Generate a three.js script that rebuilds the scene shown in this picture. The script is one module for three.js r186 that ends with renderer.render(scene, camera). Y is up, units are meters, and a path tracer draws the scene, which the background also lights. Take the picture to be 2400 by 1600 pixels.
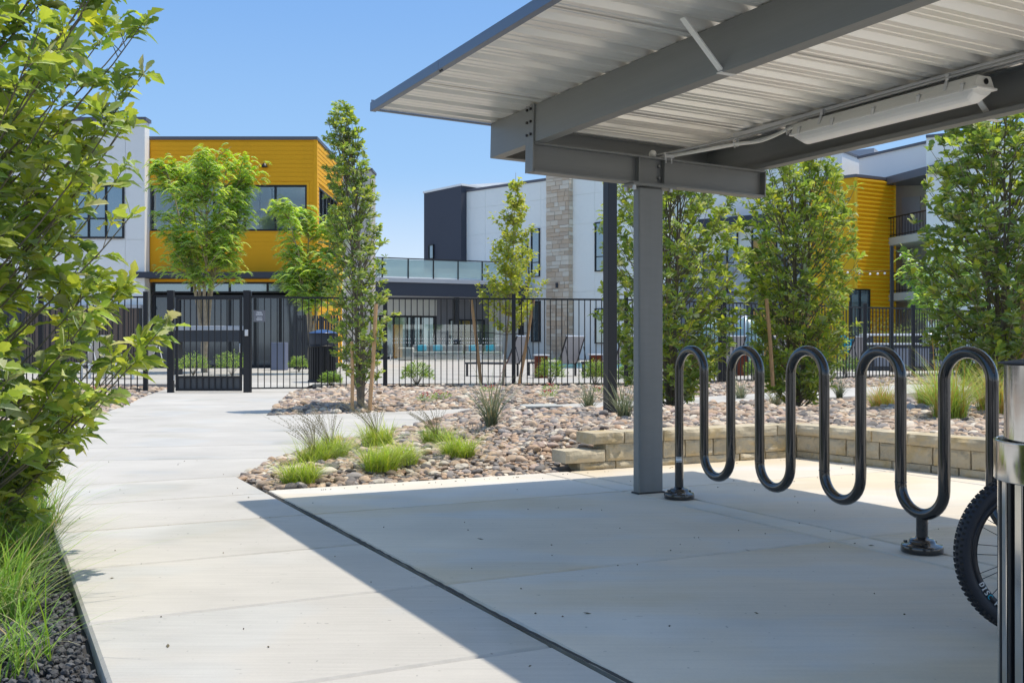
import * as THREE from 'three';
import { mergeGeometries, mergeVertices } from 'three/addons/utils/BufferGeometryUtils.js';
import { RoundedBoxGeometry } from 'three/addons/geometries/RoundedBoxGeometry.js';
import { TextGeometry } from 'three/addons/geometries/TextGeometry.js';
import { FontLoader } from 'three/addons/loaders/FontLoader.js';

// ---------------------------------------------------------------- camera, sky, sun, exposure
const scene = new THREE.Scene();
const camera = new THREE.PerspectiveCamera(36.16, 1024 / 682, 0.05, 600);
camera.position.set(0, 1, 0);
camera.lookAt(0, 1 + 10 * 5 / 2450, -10);
const renderer = new THREE.WebGLRenderer({ antialias: true });
renderer.toneMapping = THREE.LinearToneMapping;
renderer.toneMappingExposure = 1.7;
renderer.shadowMap.enabled = true;
const SUN = new THREE.Vector3(0.82, 2.55, -0.18).normalize();
{
  const w = 256, h = 128, px = new Float32Array(w * h * 4);
  const stops = [[-90, .70, .70, .68], [0, .80, .80, .76], [3.5, .46, .55, .65], [9, .225, .39, .62], [18, .135, .285, .56], [40, .115, .245, .49], [90, .10, .21, .43]];
  for (let j = 0; j < h; j++) for (let i = 0; i < w; i++) {
    const el = ((j + .5) / h - .5) * 180, az = ((i + .5) / w - .5) * 2 * Math.PI, ce = Math.cos(el * Math.PI / 180);
    let k = 0; while (k < stops.length - 2 && el > stops[k + 1][0]) k++;
    const a = stops[k], b = stops[k + 1], t = Math.min(1, Math.max(0, (el - a[0]) / (b[0] - a[0])));
    const dot = ce * Math.cos(az) * SUN.x + Math.sin(el * Math.PI / 180) * SUN.y + ce * Math.sin(az) * SUN.z;
    const ang = Math.acos(Math.min(1, Math.max(-1, dot))) * 180 / Math.PI, glow = 2.4 * Math.exp(-ang / 9) + .22 * Math.exp(-ang / 28);
    for (let c = 0; c < 3; c++) px[(j * w + i) * 4 + c] = (a[c + 1] + (b[c + 1] - a[c + 1]) * t) * .90 + glow * [1, .97, .9][c];
    px[(j * w + i) * 4 + 3] = 1;
  }
  const t = new THREE.DataTexture(px, w, h, THREE.RGBAFormat, THREE.FloatType);
  t.mapping = THREE.EquirectangularReflectionMapping; t.magFilter = THREE.LinearFilter; t.minFilter = THREE.LinearFilter; t.needsUpdate = true;
  scene.background = t; scene.environment = t;
}
const sun = new THREE.DirectionalLight(new THREE.Color(1, .925, .80), 2.45);
sun.position.copy(SUN).multiplyScalar(90).add(new THREE.Vector3(0, 0, -20));
sun.target.position.set(0, 0, -20);
sun.castShadow = true; sun.shadow.mapSize.set(4096, 4096); sun.shadow.radius = 1;
Object.assign(sun.shadow.camera, { left: -45, right: 45, top: 60, bottom: -60, near: 1, far: 220 });
scene.add(sun, sun.target);

// ---------------------------------------------------------------- helpers
const F = 2450, V3 = THREE.Vector3;
const rng = (s) => () => { s = (s + 0x6d2b79f5) | 0; let t = Math.imul(s ^ (s >>> 15), 1 | s); t = (t + Math.imul(t ^ (t >>> 7), 61 | t)) ^ t; return ((t ^ (t >>> 14)) >>> 0) / 4294967296; };
const R = rng(7), rr = (a, b, r = R) => a + (b - a) * r();
const sstep = (a, b, x) => { const t = Math.min(1, Math.max(0, (x - a) / (b - a))); return t * t * (3 - 2 * t); };
const lerp = (a, b, t) => a + (b - a) * t;
// site survey: sx/sy turn a bearing seen from the camera's place and a distance into metres
const sx = (px, d) => (px - 1200) / F * d, sy = (py, d) => 1 + (805 - py) / F * d;
// the canopy, rack, walkway and low wall share one grid: u across, v along, turned by TH; origin at the column
const TH = Math.atan2(.4475, .8943), CX = .914, CD = 7.018;
const gx = (u, v) => CX + u * .8943 - v * .4475, gd = (u, v) => CD + u * .4475 + v * .8943;
const toU = (x, d) => (x - CX) * .8943 + (d - CD) * .4475, toV = (x, d) => -(x - CX) * .4475 + (d - CD) * .8943;
const used = new Map();
const numbered = (n) => { const k = used.get(n) ?? 0; used.set(n, k + 1); return k ? n + '_' + String(k).padStart(3, '0') : n; };
function tag(o, label, category, group, kind) {
  if (label) o.userData.label = label; if (category) o.userData.category = category;
  if (group) o.userData.group = group; if (kind) o.userData.kind = kind; return o;
}
function thing(name, label, category, [x, y, d] = [0, 0, 0], turn = 0, group) {
  const o = new THREE.Group(); o.name = numbered(name); o.position.set(x, y, -d); o.rotation.y = turn; scene.add(o);
  return tag(o, label, category, group);
}
function part(name, geo, mat, parent, pos, rot) {
  const m = new THREE.Mesh(geo, mat); m.name = name; if (pos) m.position.set(...pos); if (rot) m.rotation.set(...rot);
  parent.add(m); return m;
}
function solo(name, geo, mat, label, category, pos, rot, group) {
  const m = part(numbered(name), geo, mat, scene, pos, rot); return tag(m, label, category, group);
}
function struct(name, geo, mat) { const m = part(numbered(name), geo, mat, scene); m.userData.kind = 'structure'; return m; }
const boxes = new Map();
const bx = (w, h, d) => { const k = [w, h, d].map((v) => v.toFixed(4)).join(); if (!boxes.has(k)) boxes.set(k, new THREE.BoxGeometry(w, h, d)); return boxes.get(k); };
const rbx = (w, h, d, r = .006, s = 1) => { const k = 'r' + [w, h, d, r, s].map((v) => v.toFixed(4)).join(); if (!boxes.has(k)) boxes.set(k, new RoundedBoxGeometry(w, h, d, s, Math.min(r, w / 2.01, h / 2.01, d / 2.01))); return boxes.get(k); };
const cyl = (r0, r1, h, n = 20) => { const k = 'c' + [r0, r1, h, n].join(); if (!boxes.has(k)) boxes.set(k, new THREE.CylinderGeometry(r0, r1, h, n)); return boxes.get(k); };
const at = (g, x, y, z, rx = 0, ry = 0, rz = 0, s = 1) => g.clone().applyMatrix4(new THREE.Matrix4().compose(new V3(x, y, z), new THREE.Quaternion().setFromEuler(new THREE.Euler(rx, ry, rz)), typeof s === 'number' ? new V3(s, s, s) : new V3(...s)));
const merge = (list) => mergeGeometries(list.map((g) => { const n = g.index ? g.toNonIndexed() : g.clone(); for (const k of Object.keys(n.attributes)) if (!['position', 'normal', 'uv'].includes(k)) n.deleteAttribute(k); return n; }));
// texture coordinates in metres from the dominant face direction
function metre(g, s = 1, off = [0, 0]) {
  const n = g.index ? g.toNonIndexed() : g; const p = n.attributes.position, uv = new Float32Array(p.count * 2);
  const a = new V3(), b = new V3(), c = new V3();
  for (let i = 0; i < p.count; i += 3) {
    a.fromBufferAttribute(p, i); b.fromBufferAttribute(p, i + 1); c.fromBufferAttribute(p, i + 2);
    const nn = b.clone().sub(a).cross(c.clone().sub(a)); const ax = Math.abs(nn.x), ay = Math.abs(nn.y), az = Math.abs(nn.z);
    for (let k = 0; k < 3; k++) { const q = [a, b, c][k], i2 = (i + k) * 2; const [s0, t0] = ay >= ax && ay >= az ? [q.x, q.z] : ax > az ? [q.z, q.y] : [q.x, q.y]; uv[i2] = s0 * s + off[0]; uv[i2 + 1] = t0 * s + off[1]; }
  }
  n.setAttribute('uv', new THREE.BufferAttribute(uv, 2)); return n;
}
class Tris {
  constructor() { this.p = []; this.c = []; this.uv = []; }
  tri(a, b, c, col, ua, ub, uc) { this.p.push(...a, ...b, ...c); if (col) this.c.push(...col, ...col, ...col); if (ua) this.uv.push(...ua, ...ub, ...uc); }
  quad(a, b, c, d, col) { this.tri(a, b, c, col); this.tri(a, c, d, col); }
  build() {
    const g = new THREE.BufferGeometry(); g.setAttribute('position', new THREE.Float32BufferAttribute(this.p, 3));
    if (this.c.length) g.setAttribute('color', new THREE.Float32BufferAttribute(this.c, 3));
    g.setAttribute('uv', this.uv.length ? new THREE.Float32BufferAttribute(this.uv, 2) : new THREE.BufferAttribute(new Float32Array(this.p.length / 3 * 2), 2));
    g.computeVertexNormals(); return g;
  }
}
// a tapering tube through points
function tube(pts, rad, n = 7, cap = true) {
  const P = pts.map((p) => Array.isArray(p) ? new V3(...p) : p), pos = [], uv = [], idx = [];
  let up = new V3(0, 0, 1), len = 0;
  P.forEach((p, i) => {
    const t = P[Math.min(P.length - 1, i + 1)].clone().sub(P[Math.max(0, i - 1)]).normalize();
    if (Math.abs(t.dot(up)) > .98) up = new V3(1, 0, 0);
    const s = new V3().crossVectors(up, t).normalize(), b = new V3().crossVectors(t, s); up = b.clone();
    if (i) len += p.distanceTo(P[i - 1]);
    const r = Array.isArray(rad) ? rad[i] : rad;
    for (let k = 0; k <= n; k++) { const a = k / n * Math.PI * 2; pos.push(p.x + (s.x * Math.cos(a) + b.x * Math.sin(a)) * r, p.y + (s.y * Math.cos(a) + b.y * Math.sin(a)) * r, p.z + (s.z * Math.cos(a) + b.z * Math.sin(a)) * r); uv.push(k / n * .3, len); }
  });
  for (let i = 0; i < P.length - 1; i++) for (let k = 0; k < n; k++) { const a = i * (n + 1) + k, b = a + n + 1; idx.push(a, a + 1, b, b, a + 1, b + 1); }
  if (cap) for (const i of [0, P.length - 1]) { const o = pos.length / 3; pos.push(P[i].x, P[i].y, P[i].z); uv.push(0, 0); for (let k = 0; k < n; k++) { const a = i * (n + 1) + k; i ? idx.push(o, a, a + 1) : idx.push(o, a + 1, a); } }
  const g = new THREE.BufferGeometry(); g.setAttribute('position', new THREE.Float32BufferAttribute(pos, 3)); g.setAttribute('uv', new THREE.Float32BufferAttribute(uv, 2)); g.setIndex(idx); g.computeVertexNormals(); return g;
}
const prism = (pts, y0, y1, bev = 0) => { // footprint [[x, d], ...]
  const s = new THREE.Shape(pts.map(([x, d]) => new THREE.Vector2(x, d)));
  const g = new THREE.ExtrudeGeometry(s, { depth: y1 - y0 - 2 * bev, bevelEnabled: bev > 0, bevelSize: bev, bevelThickness: bev, bevelOffset: -bev, bevelSegments: 1 });
  g.applyMatrix4(new THREE.Matrix4().set(1, 0, 0, 0, 0, 0, 1, y0 + bev, 0, -1, 0, 0, 0, 0, 0, 1)); return metre(g);
};
// ---------------------------------------------------------------- procedural textures
const hash = (x, y, s) => { let h = Math.imul(x, 374761393) + Math.imul(y, 668265263) + Math.imul(s, 1274126177); h = Math.imul(h ^ (h >>> 13), 1274126177); return ((h ^ (h >>> 16)) >>> 0) / 4294967296; };
function vn(x, y, per, s) { // tiling value noise
  const xi = Math.floor(x), yi = Math.floor(y), fx = x - xi, fy = y - yi, m = (v, p) => ((v % p) + p) % p, [px, py] = Array.isArray(per) ? per : [per, per];
  const u = fx * fx * (3 - 2 * fx), v = fy * fy * (3 - 2 * fy), x0 = m(xi, px), x1 = m(xi + 1, px), y0 = m(yi, py), y1 = m(yi + 1, py);
  return lerp(lerp(hash(x0, y0, s), hash(x1, y0, s), u), lerp(hash(x0, y1, s), hash(x1, y1, s), u), v);
}
const fbm = (u, v, p, oct, s) => { let a = 0, w = .5, t = 0; for (let i = 0; i < oct; i++) { a += w * vn(u * p, v * p, p, s + i); t += w; p *= 2; w *= .5; } return a / t; };
const enc = (c) => Math.round(255 * Math.min(1, Math.max(0, c <= .0031308 ? c * 12.92 : 1.055 * Math.pow(c, 1 / 2.4) - .055)));
function tex(n, fn, { srgb = true, rep = 1, m = n } = {}) {
  const d = new Uint8Array(n * m * 4);
  for (let j = 0; j < m; j++) for (let i = 0; i < n; i++) { const c = fn((i + .5) / n, (j + .5) / m), o = (j * n + i) * 4; if (typeof c === 'number') d[o] = d[o + 1] = d[o + 2] = Math.round(255 * Math.min(1, Math.max(0, c))); else for (let k = 0; k < 3; k++) d[o + k] = srgb ? enc(c[k]) : Math.round(255 * c[k]); d[o + 3] = 255; }
  const t = new THREE.DataTexture(d, n, m); t.wrapS = t.wrapT = THREE.RepeatWrapping; t.magFilter = THREE.LinearFilter; t.minFilter = THREE.LinearMipmapLinearFilter; t.generateMipmaps = true;
  if (srgb) t.colorSpace = THREE.SRGBColorSpace; t.repeat.set(rep, rep); t.needsUpdate = true; return t;
}
const std = (c, roughness = .7, metalness = 0, o = {}) => { const m = new THREE.MeshStandardMaterial({ roughness, metalness, ...o }); Array.isArray(c) ? m.color.setRGB(...c) : m.color.set(c); return m; };
const phy = (c, roughness, o = {}) => { const m = new THREE.MeshPhysicalMaterial({ roughness, ...o }); Array.isArray(c) ? m.color.setRGB(...c) : m.color.set(c); return m; };
const concTex = tex(1024, (u, v) => {
  const big = fbm(u, v, 3, 4, 11), mid = fbm(u, v, 14, 4, 31), broom = vn(u * 18, v * 420, [18, 420], 5), fine = hash(Math.floor(u * 1024), Math.floor(v * 1024), 9);
  let k = 1 + (big - .5) * .24 + (mid - .5) * .17 + (broom - .5) * .09 + (fine - .5) * .05;
  const stain = sstep(.62, .78, fbm(u + .37, v, 5, 4, 77)), blue = sstep(.6, .75, fbm(u, v + .2, 7, 3, 131)); k *= 1 - .12 * stain;
  const speck = vn(u * 190, v * 190, 190, 3) > .975 ? .6 : 1;
  return [.488 * k * speck * (1 - .03 * blue), .460 * k * speck, .414 * k * speck * (1 + .035 * blue - .03 * stain)];
}, { rep: .25 });
const padTex = tex(1024, (u, v) => {
  const big = fbm(u, v, 2, 4, 211), mid = fbm(u, v, 11, 5, 231), broom = vn(u * 16, v * 380, [16, 380], 25), fine = hash(Math.floor(u * 1024), Math.floor(v * 1024), 29);
  const tan = sstep(.52, .72, fbm(u * 1, v * 2, 4, 5, 277)), blue = sstep(.56, .74, fbm(u, v * 2, 6, 4, 331)), k = (1 + (big - .5) * .3 + (mid - .5) * .2 + (broom - .5) * .07 + (fine - .5) * .05) * (1 - .07 * tan), speck = vn(u * 230, v * 230, 230, 23) > .982 ? .55 : 1;
  return [.60 * k * speck * (1 + .05 * tan - .05 * blue), .56 * k * speck, .49 * k * speck * (1 - .1 * tan + .08 * blue)];
}, { rep: .2 });
const concBump = tex(512, (u, v) => .5 + .3 * (vn(u * 14, v * 250, [14, 250], 5) - .5) + .5 * (fbm(u, v, 60, 3, 8) - .5), { srgb: false, rep: .35 });
const wallBump = tex(256, (u, v) => fbm(u, v, 24, 4, 4), { srgb: false, rep: .5 });
const wallTex = (c, amt = .06) => tex(256, (u, v) => { const k = 1 + (fbm(u, v, 3, 4, 2) - .5) * amt * 2 + (fbm(u, v, 40, 2, 6) - .5) * amt; return c.map((q) => q * k); }, { rep: .2 });
const stoneTex = tex(256, (u, v) => { const k = .8 + .4 * fbm(u, v, 4, 5, 21), f = fbm(u, v, 12, 3, 61); return [k * .95, k * (.93 + .05 * f), k * (.88 + .1 * f)]; }, { rep: 3 });
const blockTex = tex(512, (u, v) => { const a = fbm(u, v, 3, 5, 12), b = fbm(u, v, 8, 4, 44), k = .75 + .5 * a, y = sstep(.5, .75, b); return [.46 * k, lerp(.40, .36, y) * k, lerp(.29, .20, y) * k]; }, { rep: .8 });
const blockBump = tex(512, (u, v) => { const n = fbm(u, v, 6, 5, 90); return .5 * Math.abs(2 * n - 1) + .5 * fbm(u, v, 20, 3, 17); }, { srgb: false, rep: 1.2 });
const barkTex = tex(256, (u, v) => { const n = fbm(u * 1, v * .5, 12, 4, 3), k = .65 + .7 * n; return [.20 * k, .165 * k, .125 * k]; }, { rep: 3 });
const woodTex = tex(256, (u, v) => { const n = vn(u * 24, v * 3, [24, 3], 4) * .6 + fbm(u, v, 16, 3, 9) * .4, k = .75 + .5 * n; return [.52 * k, .31 * k, .15 * k]; }, { rep: 4 });
const smudge = tex(256, (u, v) => .38 + .24 * fbm(u, v, 5, 4, 71), { srgb: false, rep: 1.2 });
const brushed = tex(256, (u, v) => .22 + .25 * vn(u * 3, v * 160, [3, 160], 6) + .1 * fbm(u, v, 4, 3, 3), { srgb: false, rep: 2 });

const M = {
  concrete: std([1, 1, 1], .86, 0, { map: concTex, bumpMap: concBump, bumpScale: .0012 }),
  padConcrete: std([1.06, 1.02, .965], .8, 0, { map: padTex, bumpMap: concBump, bumpScale: .001 }),
  deckConcrete: std([.86, .855, .85], .85, 0, { map: concTex }),
  joint: std([.06, .055, .05], .95),
  soil: std([.20, .165, .13], 1, 0, { map: stoneTex }),
  steel: std([.225, .232, .228], .45, .1, { map: tex(512, (u, v) => { const k = .9 + .16 * fbm(u, v, 5, 5, 33) + .05 * (vn(u * 4, v * 200, [4, 200], 2) - .5), sc = vn(u * 9, v * 130, [9, 130], 66) > .985 ? 1.25 : 1; return [k * sc, k * sc, k * sc].map((q) => Math.min(1, q * .95)); }, { rep: .7 }) }),
  steelTrim: std([.15, .185, .25], .4, .2),
  deckMetal: std([.90, .88, .83], .3, .4),
  galv: std([.66, .67, .68], .35, .8),
  whiteMetal: std([.84, .83, .80], .45, .1),
  conduit: std([.42, .42, .41], .4, .6),
  lens: std([.88, .88, .86], .35),
  housing: std([.74, .73, .68], .5),
  rackBlack: phy([.009, .009, .010], .5, { roughnessMap: smudge, clearcoat: 1, clearcoatRoughness: .05 }),
  black: std([.011, .0115, .013], .42, 0),
  fence: std([.011, .0115, .0135], .5, 0),
  charcoal: std([.045, .048, .055], .6),
  rubber: std([.020, .020, .021], .72),
  rubberSide: std([.026, .028, .036], .55),
  alloy: std([.05, .05, .055], .35, .6),
  stainless: std([.58, .57, .55], .3, 1, { roughnessMap: brushed }),
  wood: std([1, 1, 1], .8, 0, { map: woodTex }),
  bark: std([1, 1, 1], .95, 0, { map: barkTex, bumpMap: wallBump, bumpScale: .004 }),
  paleBark: std([2.0, 1.9, 1.75], .95, 0, { map: barkTex, bumpMap: wallBump, bumpScale: .003 }),
  block: std([1, 1, 1], .95, 0, { map: blockTex, bumpMap: blockBump, bumpScale: .03 }),
  capTop: std([1.08, 1.07, 1.05], .95, 0, { map: blockTex, bumpMap: blockBump, bumpScale: .018 }),
  yellow: std([.84, .40, .002], .75, 0, { map: tex(256, (u, v) => { const k = .93 + .14 * fbm(u, v, 6, 4, 19); return [k, k, k]; }, { rep: .3 }) }),
  yellowMetal: std([.90, .49, .006], .5, .0),
  white: std([.86, .85, .82], .8, 0, { map: wallTex([1, 1, 1], .04) }),
  mint: std([.84, .85, .80], .8, 0, { map: wallTex([1, 1, 1], .05) }),
  beige: std([.52, .48, .42], .85, 0, { map: wallTex([1, 1, 1], .06) }),
  grey: std([.24, .25, .28], .8, 0, { map: wallTex([1, 1, 1], .08) }),
  paleGrey: std([.44, .45, .48], .8, 0, { map: wallTex([1, 1, 1], .06) }),
  navy: std([.042, .048, .068], .65, 0, { map: wallTex([1, 1, 1], .1) }),
  frame: std([.014, .015, .018], .4, .2),
  coping: std([.12, .12, .14], .5, .2),
  glass: phy([.86, .93, .94], .02, { transmission: 1, thickness: 0, ior: 2.0 }),
  tinted: std([.30, .37, .40], .06, .75),
  darkGlass: std([.10, .12, .14], .06, .6),
  frosted: phy([.62, .74, .72], .35, { transmission: .45, thickness: 0 }),
  room: std([.75, .76, .76], .9),
  teal: phy([.26, .40, .43], .35, { transmission: .25, thickness: 0 }),
  fabricGrey: std([.33, .31, .30], .95),
  fabricPale: std([.45, .43, .40], .95),
  cyan: std([.03, .38, .52], .9),
  sling: std([.34, .33, .34], .85),
  rust: std([.26, .075, .03], .8, 0, { map: woodTex }),
  kick: std([.075, .08, .085], .6),
  timber: std([.14, .105, .085], .85),
  bluePlastic: std([.03, .07, .2], .3),
  planter: std([.16, .18, .26], .6),
  water: phy([.10, .45, .50], .04, { transmission: .2, thickness: 0 }),
  redFlower: std([.48, .03, .035], .8),
  whitePaint: std([.78, .78, .77], .6),
  signGrey: std([.19, .19, .2], .6),
};
const leafMat = (tr = .42) => phy([1, 1, 1], .95, { vertexColors: true, transmission: tr, thickness: 0, side: THREE.DoubleSide });
const leafM = leafMat(.58), softLeafM = leafMat(.58), bladeM = leafMat(.4);
const plainLeaf = [[.26, .38, .045], [.38, .50, .05], [.18, .28, .04], [.58, .66, .055], [.52, .54, .24]].map((c) => phy(c, .95, { transmission: .58, thickness: 0, side: THREE.DoubleSide }));
// ---------------------------------------------------------------- ground, paving
{
  const g = new THREE.CircleGeometry(400, 48).rotateX(-Math.PI / 2); const m = struct('ground', metre(g, .3), M.soil); m.position.y = -.12;
}
function slabGeo(pts, y0, y1, gap = .015, bev = .011) {
  let a = 0; pts.forEach(([x, d], i) => { const [x2, d2] = pts[(i + 1) % pts.length]; a += x * d2 - x2 * d; }); const p = a < 0 ? [...pts].reverse() : pts;
  const s = new THREE.Shape(p.map(([x, d]) => new THREE.Vector2(x, d)));
  const g = new THREE.ExtrudeGeometry(s, { depth: y1 - y0 - 2 * bev, bevelEnabled: true, bevelSize: bev, bevelThickness: bev, bevelOffset: -bev - gap / 2, bevelSegments: 1 });
  g.applyMatrix4(new THREE.Matrix4().set(1, 0, 0, 0, 0, 0, 1, y0 + bev, 0, -1, 0, 0, 0, 0, 0, 1));
  const turn = g.clone(); const n = metre(turn, 1, [rr(0, 9), rr(0, 9)]); return n;
}
const uvRect = (u0, u1, v0, v1) => [[gx(u0, v0), gd(u0, v0)], [gx(u1, v0), gd(u1, v0)], [gx(u1, v1), gd(u1, v1)], [gx(u0, v1), gd(u0, v1)]];
const EJ = -2.275;
{
  const walk = new THREE.Group(); walk.name = 'walkway'; walk.userData.kind = 'structure'; scene.add(walk);
  const vs = [-7.8, -6.8, -5.785, -4.8, -3.815, -2.83, -1.85, -.866, .14, 1.125, 2.11];
  for (let i = 0; i < vs.length - 1; i++) part('slab', slabGeo(uvRect(-3.65, EJ - .008, vs[i], vs[i + 1]), -.09, 0), M.concrete, walk);
  // the walk beyond the planting bed, up to the gate
  const A = [gx(-3.65, 2.11), gd(-3.65, 2.11)], B = [gx(EJ - .008, 2.11), gd(EJ - .008, 2.11)];
  const rows = [
    [A, B, [-2.06, 8.2], [-2.08, 9.15], [-3.9, 8.9]],
    [[-14, 8.6], A, [-3.9, 8.9], [-4.6, 9.9], [-14, 9.7]],
    [[-3.9, 8.9], [-2.08, 9.15], [-1.86, 10.45], [-4.6, 9.9]],
    [[-14, 9.7], [-4.6, 9.9], [-5.9, 12.9], [-14, 12.9]],
    [[-4.6, 9.9], [-1.86, 10.45], [-1.45, 12.0], [-5.9, 11.7]],
    [[-5.9, 11.7], [-1.45, 12.0], [-.95, 13.6], [-3.41, 14.58], [-5.6, 13.6], [-5.9, 12.9]],
    [[-5.6, 13.6], [-3.41, 14.58], [-3.83, 17], [-6.3, 17]],
    [[-6.3, 17], [-3.83, 17], [-4.2, 19.3], [-6.87, 19.3]],
    [[-6.87, 19.3], [-4.2, 19.3], [-4.585, 21.55], [-7.35, 21.55]],
  ];
  for (const r of rows) part('slab', slabGeo(r, -.09, 0), M.concrete, walk);
  const path = new THREE.Group(); path.name = 'side_path'; path.userData.kind = 'structure'; scene.add(path);
  const up = [[-3.41, 14.58], [-2.15, 15.08], [-.3, 16.4], [1.57, 17.85], [3.7, 19.8], [6.8, 22.8], [9.9, 25.8]], lo = [[-.95, 13.6], [.35, 14.95], [1.7, 16.15], [3.2, 17.4], [5.1, 18.9], [8.2, 21.3], [12, 24.4]];
  for (let i = 0; i < up.length - 1; i++) part('slab', slabGeo([up[i], lo[i], lo[i + 1], up[i + 1]], -.09, 0), M.concrete, path);
  // the concrete pad under the canopy
  const pad = new THREE.Group(); pad.name = 'bike_pad'; pad.userData.kind = 'structure'; scene.add(pad);
  const us = [EJ + .008, -.12, .10, 2.33], pv = [-7.8, -5.83, -3.84, -1.85, .14, 1.262];
  for (let i = 0; i < 3; i++) for (let j = 0; j < pv.length - 1; j++) part('slab', slabGeo(uvRect(us[i], us[i + 1], pv[j], pv[j + 1]), -.09, 0), M.padConcrete, pad);
  for (let j = 0; j < pv.length - 1; j++) part('slab', slabGeo(uvRect(2.33, 6.2, pv[j], pv[j + 1]), -.09, 0), M.padConcrete, pad);
  const court = new THREE.Group(); court.name = 'parking_court'; court.userData.kind = 'structure'; scene.add(court);
  for (let i = 0; i < 6; i++) for (let j = 0; j < 4; j++) part('slab', slabGeo(uvRect(-12 + i * 5, -7 + i * 5, -14.3 - j * 6.5, -7.85 - j * 6.5), -.09, 0), M.concrete, court);
  // the sealant in the wide joint between walk and pad
  const t = new Tris(), r = rng(5); let prev = null;
  for (let v = -7; v <= 1.3; v += .045) {
    const w = .0065 + .007 * vn(v * 4 + 60, 1, 400, 3) + rr(-.002, .002, r), o = .016 * (vn(v * 1.3 + 90, 2, 400, 8) - .5) + .005 * (vn(v * 7 + 90, 5, 400, 9) - .5), y = .0015 + rr(-.001, .002, r);
    const q = [[gx(EJ + o - w, v), y, -gd(EJ + o - w, v)], [gx(EJ + o, v), y + .003, -gd(EJ + o, v)], [gx(EJ + o + w, v), y, -gd(EJ + o + w, v)]];
    if (prev) { t.quad(prev[0], prev[1], q[1], q[0]); t.quad(prev[1], prev[2], q[2], q[1]); } prev = q;
  }
  part('joint_sealant', t.build(), M.joint, walk);
}
// ---------------------------------------------------------------- planting beds
const inside = (poly, x, y) => { let c = false; for (let i = 0, j = poly.length - 1; i < poly.length; j = i++) { const [xi, yi] = poly[i], [xj, yj] = poly[j]; if ((yi > y) !== (yj > y) && x < (xj - xi) * (y - yi) / (yj - yi) + xi) c = !c; } return c; };
const segD = (x, y, [ax, ay], [bx_, by]) => { const dx = bx_ - ax, dy = by - ay, t = Math.min(1, Math.max(0, ((x - ax) * dx + (y - ay) * dy) / (dx * dx + dy * dy))); return Math.hypot(x - ax - t * dx, y - ay - t * dy); };
const edgeD = (poly, x, y, hard = []) => { let m = 9; for (let i = 0; i < poly.length; i++) if (!hard.includes(i)) m = Math.min(m, segD(x, y, poly[i], poly[(i + 1) % poly.length])); return m; };
const WK = [gx(2.38, 1.25), gd(2.38, 1.25)], W2 = [WK[0] + .556 * 5.2, WK[1] - .831 * 5.2];
const P1 = [[-1.67, 7.215], [gx(.12, 1.265), gd(.12, 1.265)], WK, W2, [12, 9], [15, 22], [8.2, 21.3], [5.1, 18.9], [3.2, 17.4], [1.7, 16.15], [.35, 14.95], [-.95, 13.6], [-1.45, 12], [-1.86, 10.45], [-2.08, 9.15], [-2.06, 8.2], [gx(EJ, 2.06), gd(EJ, 2.06)]];
const P2 = [[-3.41, 14.58], [-2.15, 15.08], [-.3, 16.4], [1.57, 17.85], [3.7, 19.8], [6.8, 22.8], [9.9, 25.8], [14, 30], [14, 33], [9.2, 29.2], [4.6, 25.6], [2.4, 24.1], [-2.6, 23.6], [-4.45, 23.3], [-4.585, 21.6]];
const P3 = [[-5.6, 13.6], [-5.9, 12.9], [-14, 12.9], [-14, 23.3], [-7.35, 23.3], [-7.35, 21.5], [-6.87, 19.3], [-6.3, 17]];
const P4 = [[gx(-3.65, 2.11), gd(-3.65, 2.11)], [gx(-3.65, -6.8), gd(-3.65, -6.8)], [gx(-9, -6.8), gd(-9, -6.8)], [gx(-10, 2.11), gd(-10, 2.11)]];
const bump = (x, d) => .05 * (vn(x * 1.3 + 50, d * 1.3 + 50, 999, 3) - .5);
const h1 = (x, d) => { if (!inside(P1, x, d)) return -.07; const e = edgeD(P1, x, d, [1, 2]), u = toU(x, d); return -.02 + (.085 + bump(x, d) + .19 * sstep(-.35, .75, u - .25 * Math.max(0, toV(x, d) - 3))) * sstep(0, .75, e) * (1 - sstep(11.2, 15.5, d)); };
const h2 = (x, d) => { if (!inside(P2, x, d)) return -.07; return -.025 + (.075 + bump(x, d)) * sstep(0, .8, edgeD(P2, x, d)); };
const h3 = (x, d) => { if (!inside(P3, x, d)) return -.07; return -.025 + (.06 + bump(x, d)) * sstep(0, .8, edgeD(P3, x, d)); };
const h4 = (x, d) => inside(P4, x, d) ? -.05 : -.075;
const deckY = (x, d) => x < -4.45 && x > -7.35 ? .1 * sstep(21.5, 24.2, d) : .1;
function bedMesh(name, poly, h, mat, step = .2) {
  const xs = poly.map((p) => p[0]), ds = poly.map((p) => p[1]), x0 = Math.min(...xs) - .1, d0 = Math.min(...ds) - .1, nx = Math.ceil((Math.max(...xs) + .1 - x0) / step), nd = Math.ceil((Math.max(...ds) + .1 - d0) / step);
  const g = new THREE.BufferGeometry(), pos = [], uv = [], idx = [];
  for (let j = 0; j <= nd; j++) for (let i = 0; i <= nx; i++) { const x = x0 + i * step, d = d0 + j * step; pos.push(x, h(x, d), -d); uv.push(x, d); }
  for (let j = 0; j < nd; j++) for (let i = 0; i < nx; i++) { const a = j * (nx + 1) + i; idx.push(a, a + 1, a + nx + 2, a, a + nx + 2, a + nx + 1); }
  g.setAttribute('position', new THREE.Float32BufferAttribute(pos, 3)); g.setAttribute('uv', new THREE.Float32BufferAttribute(uv, 2)); g.setIndex(idx); g.computeVertexNormals();
  return struct(name, g, mat);
}
const rockSoil = std([.23, .19, .155], 1, 0, { map: stoneTex }), darkSoil = std([.05, .048, .05], 1, 0, { map: stoneTex });
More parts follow.
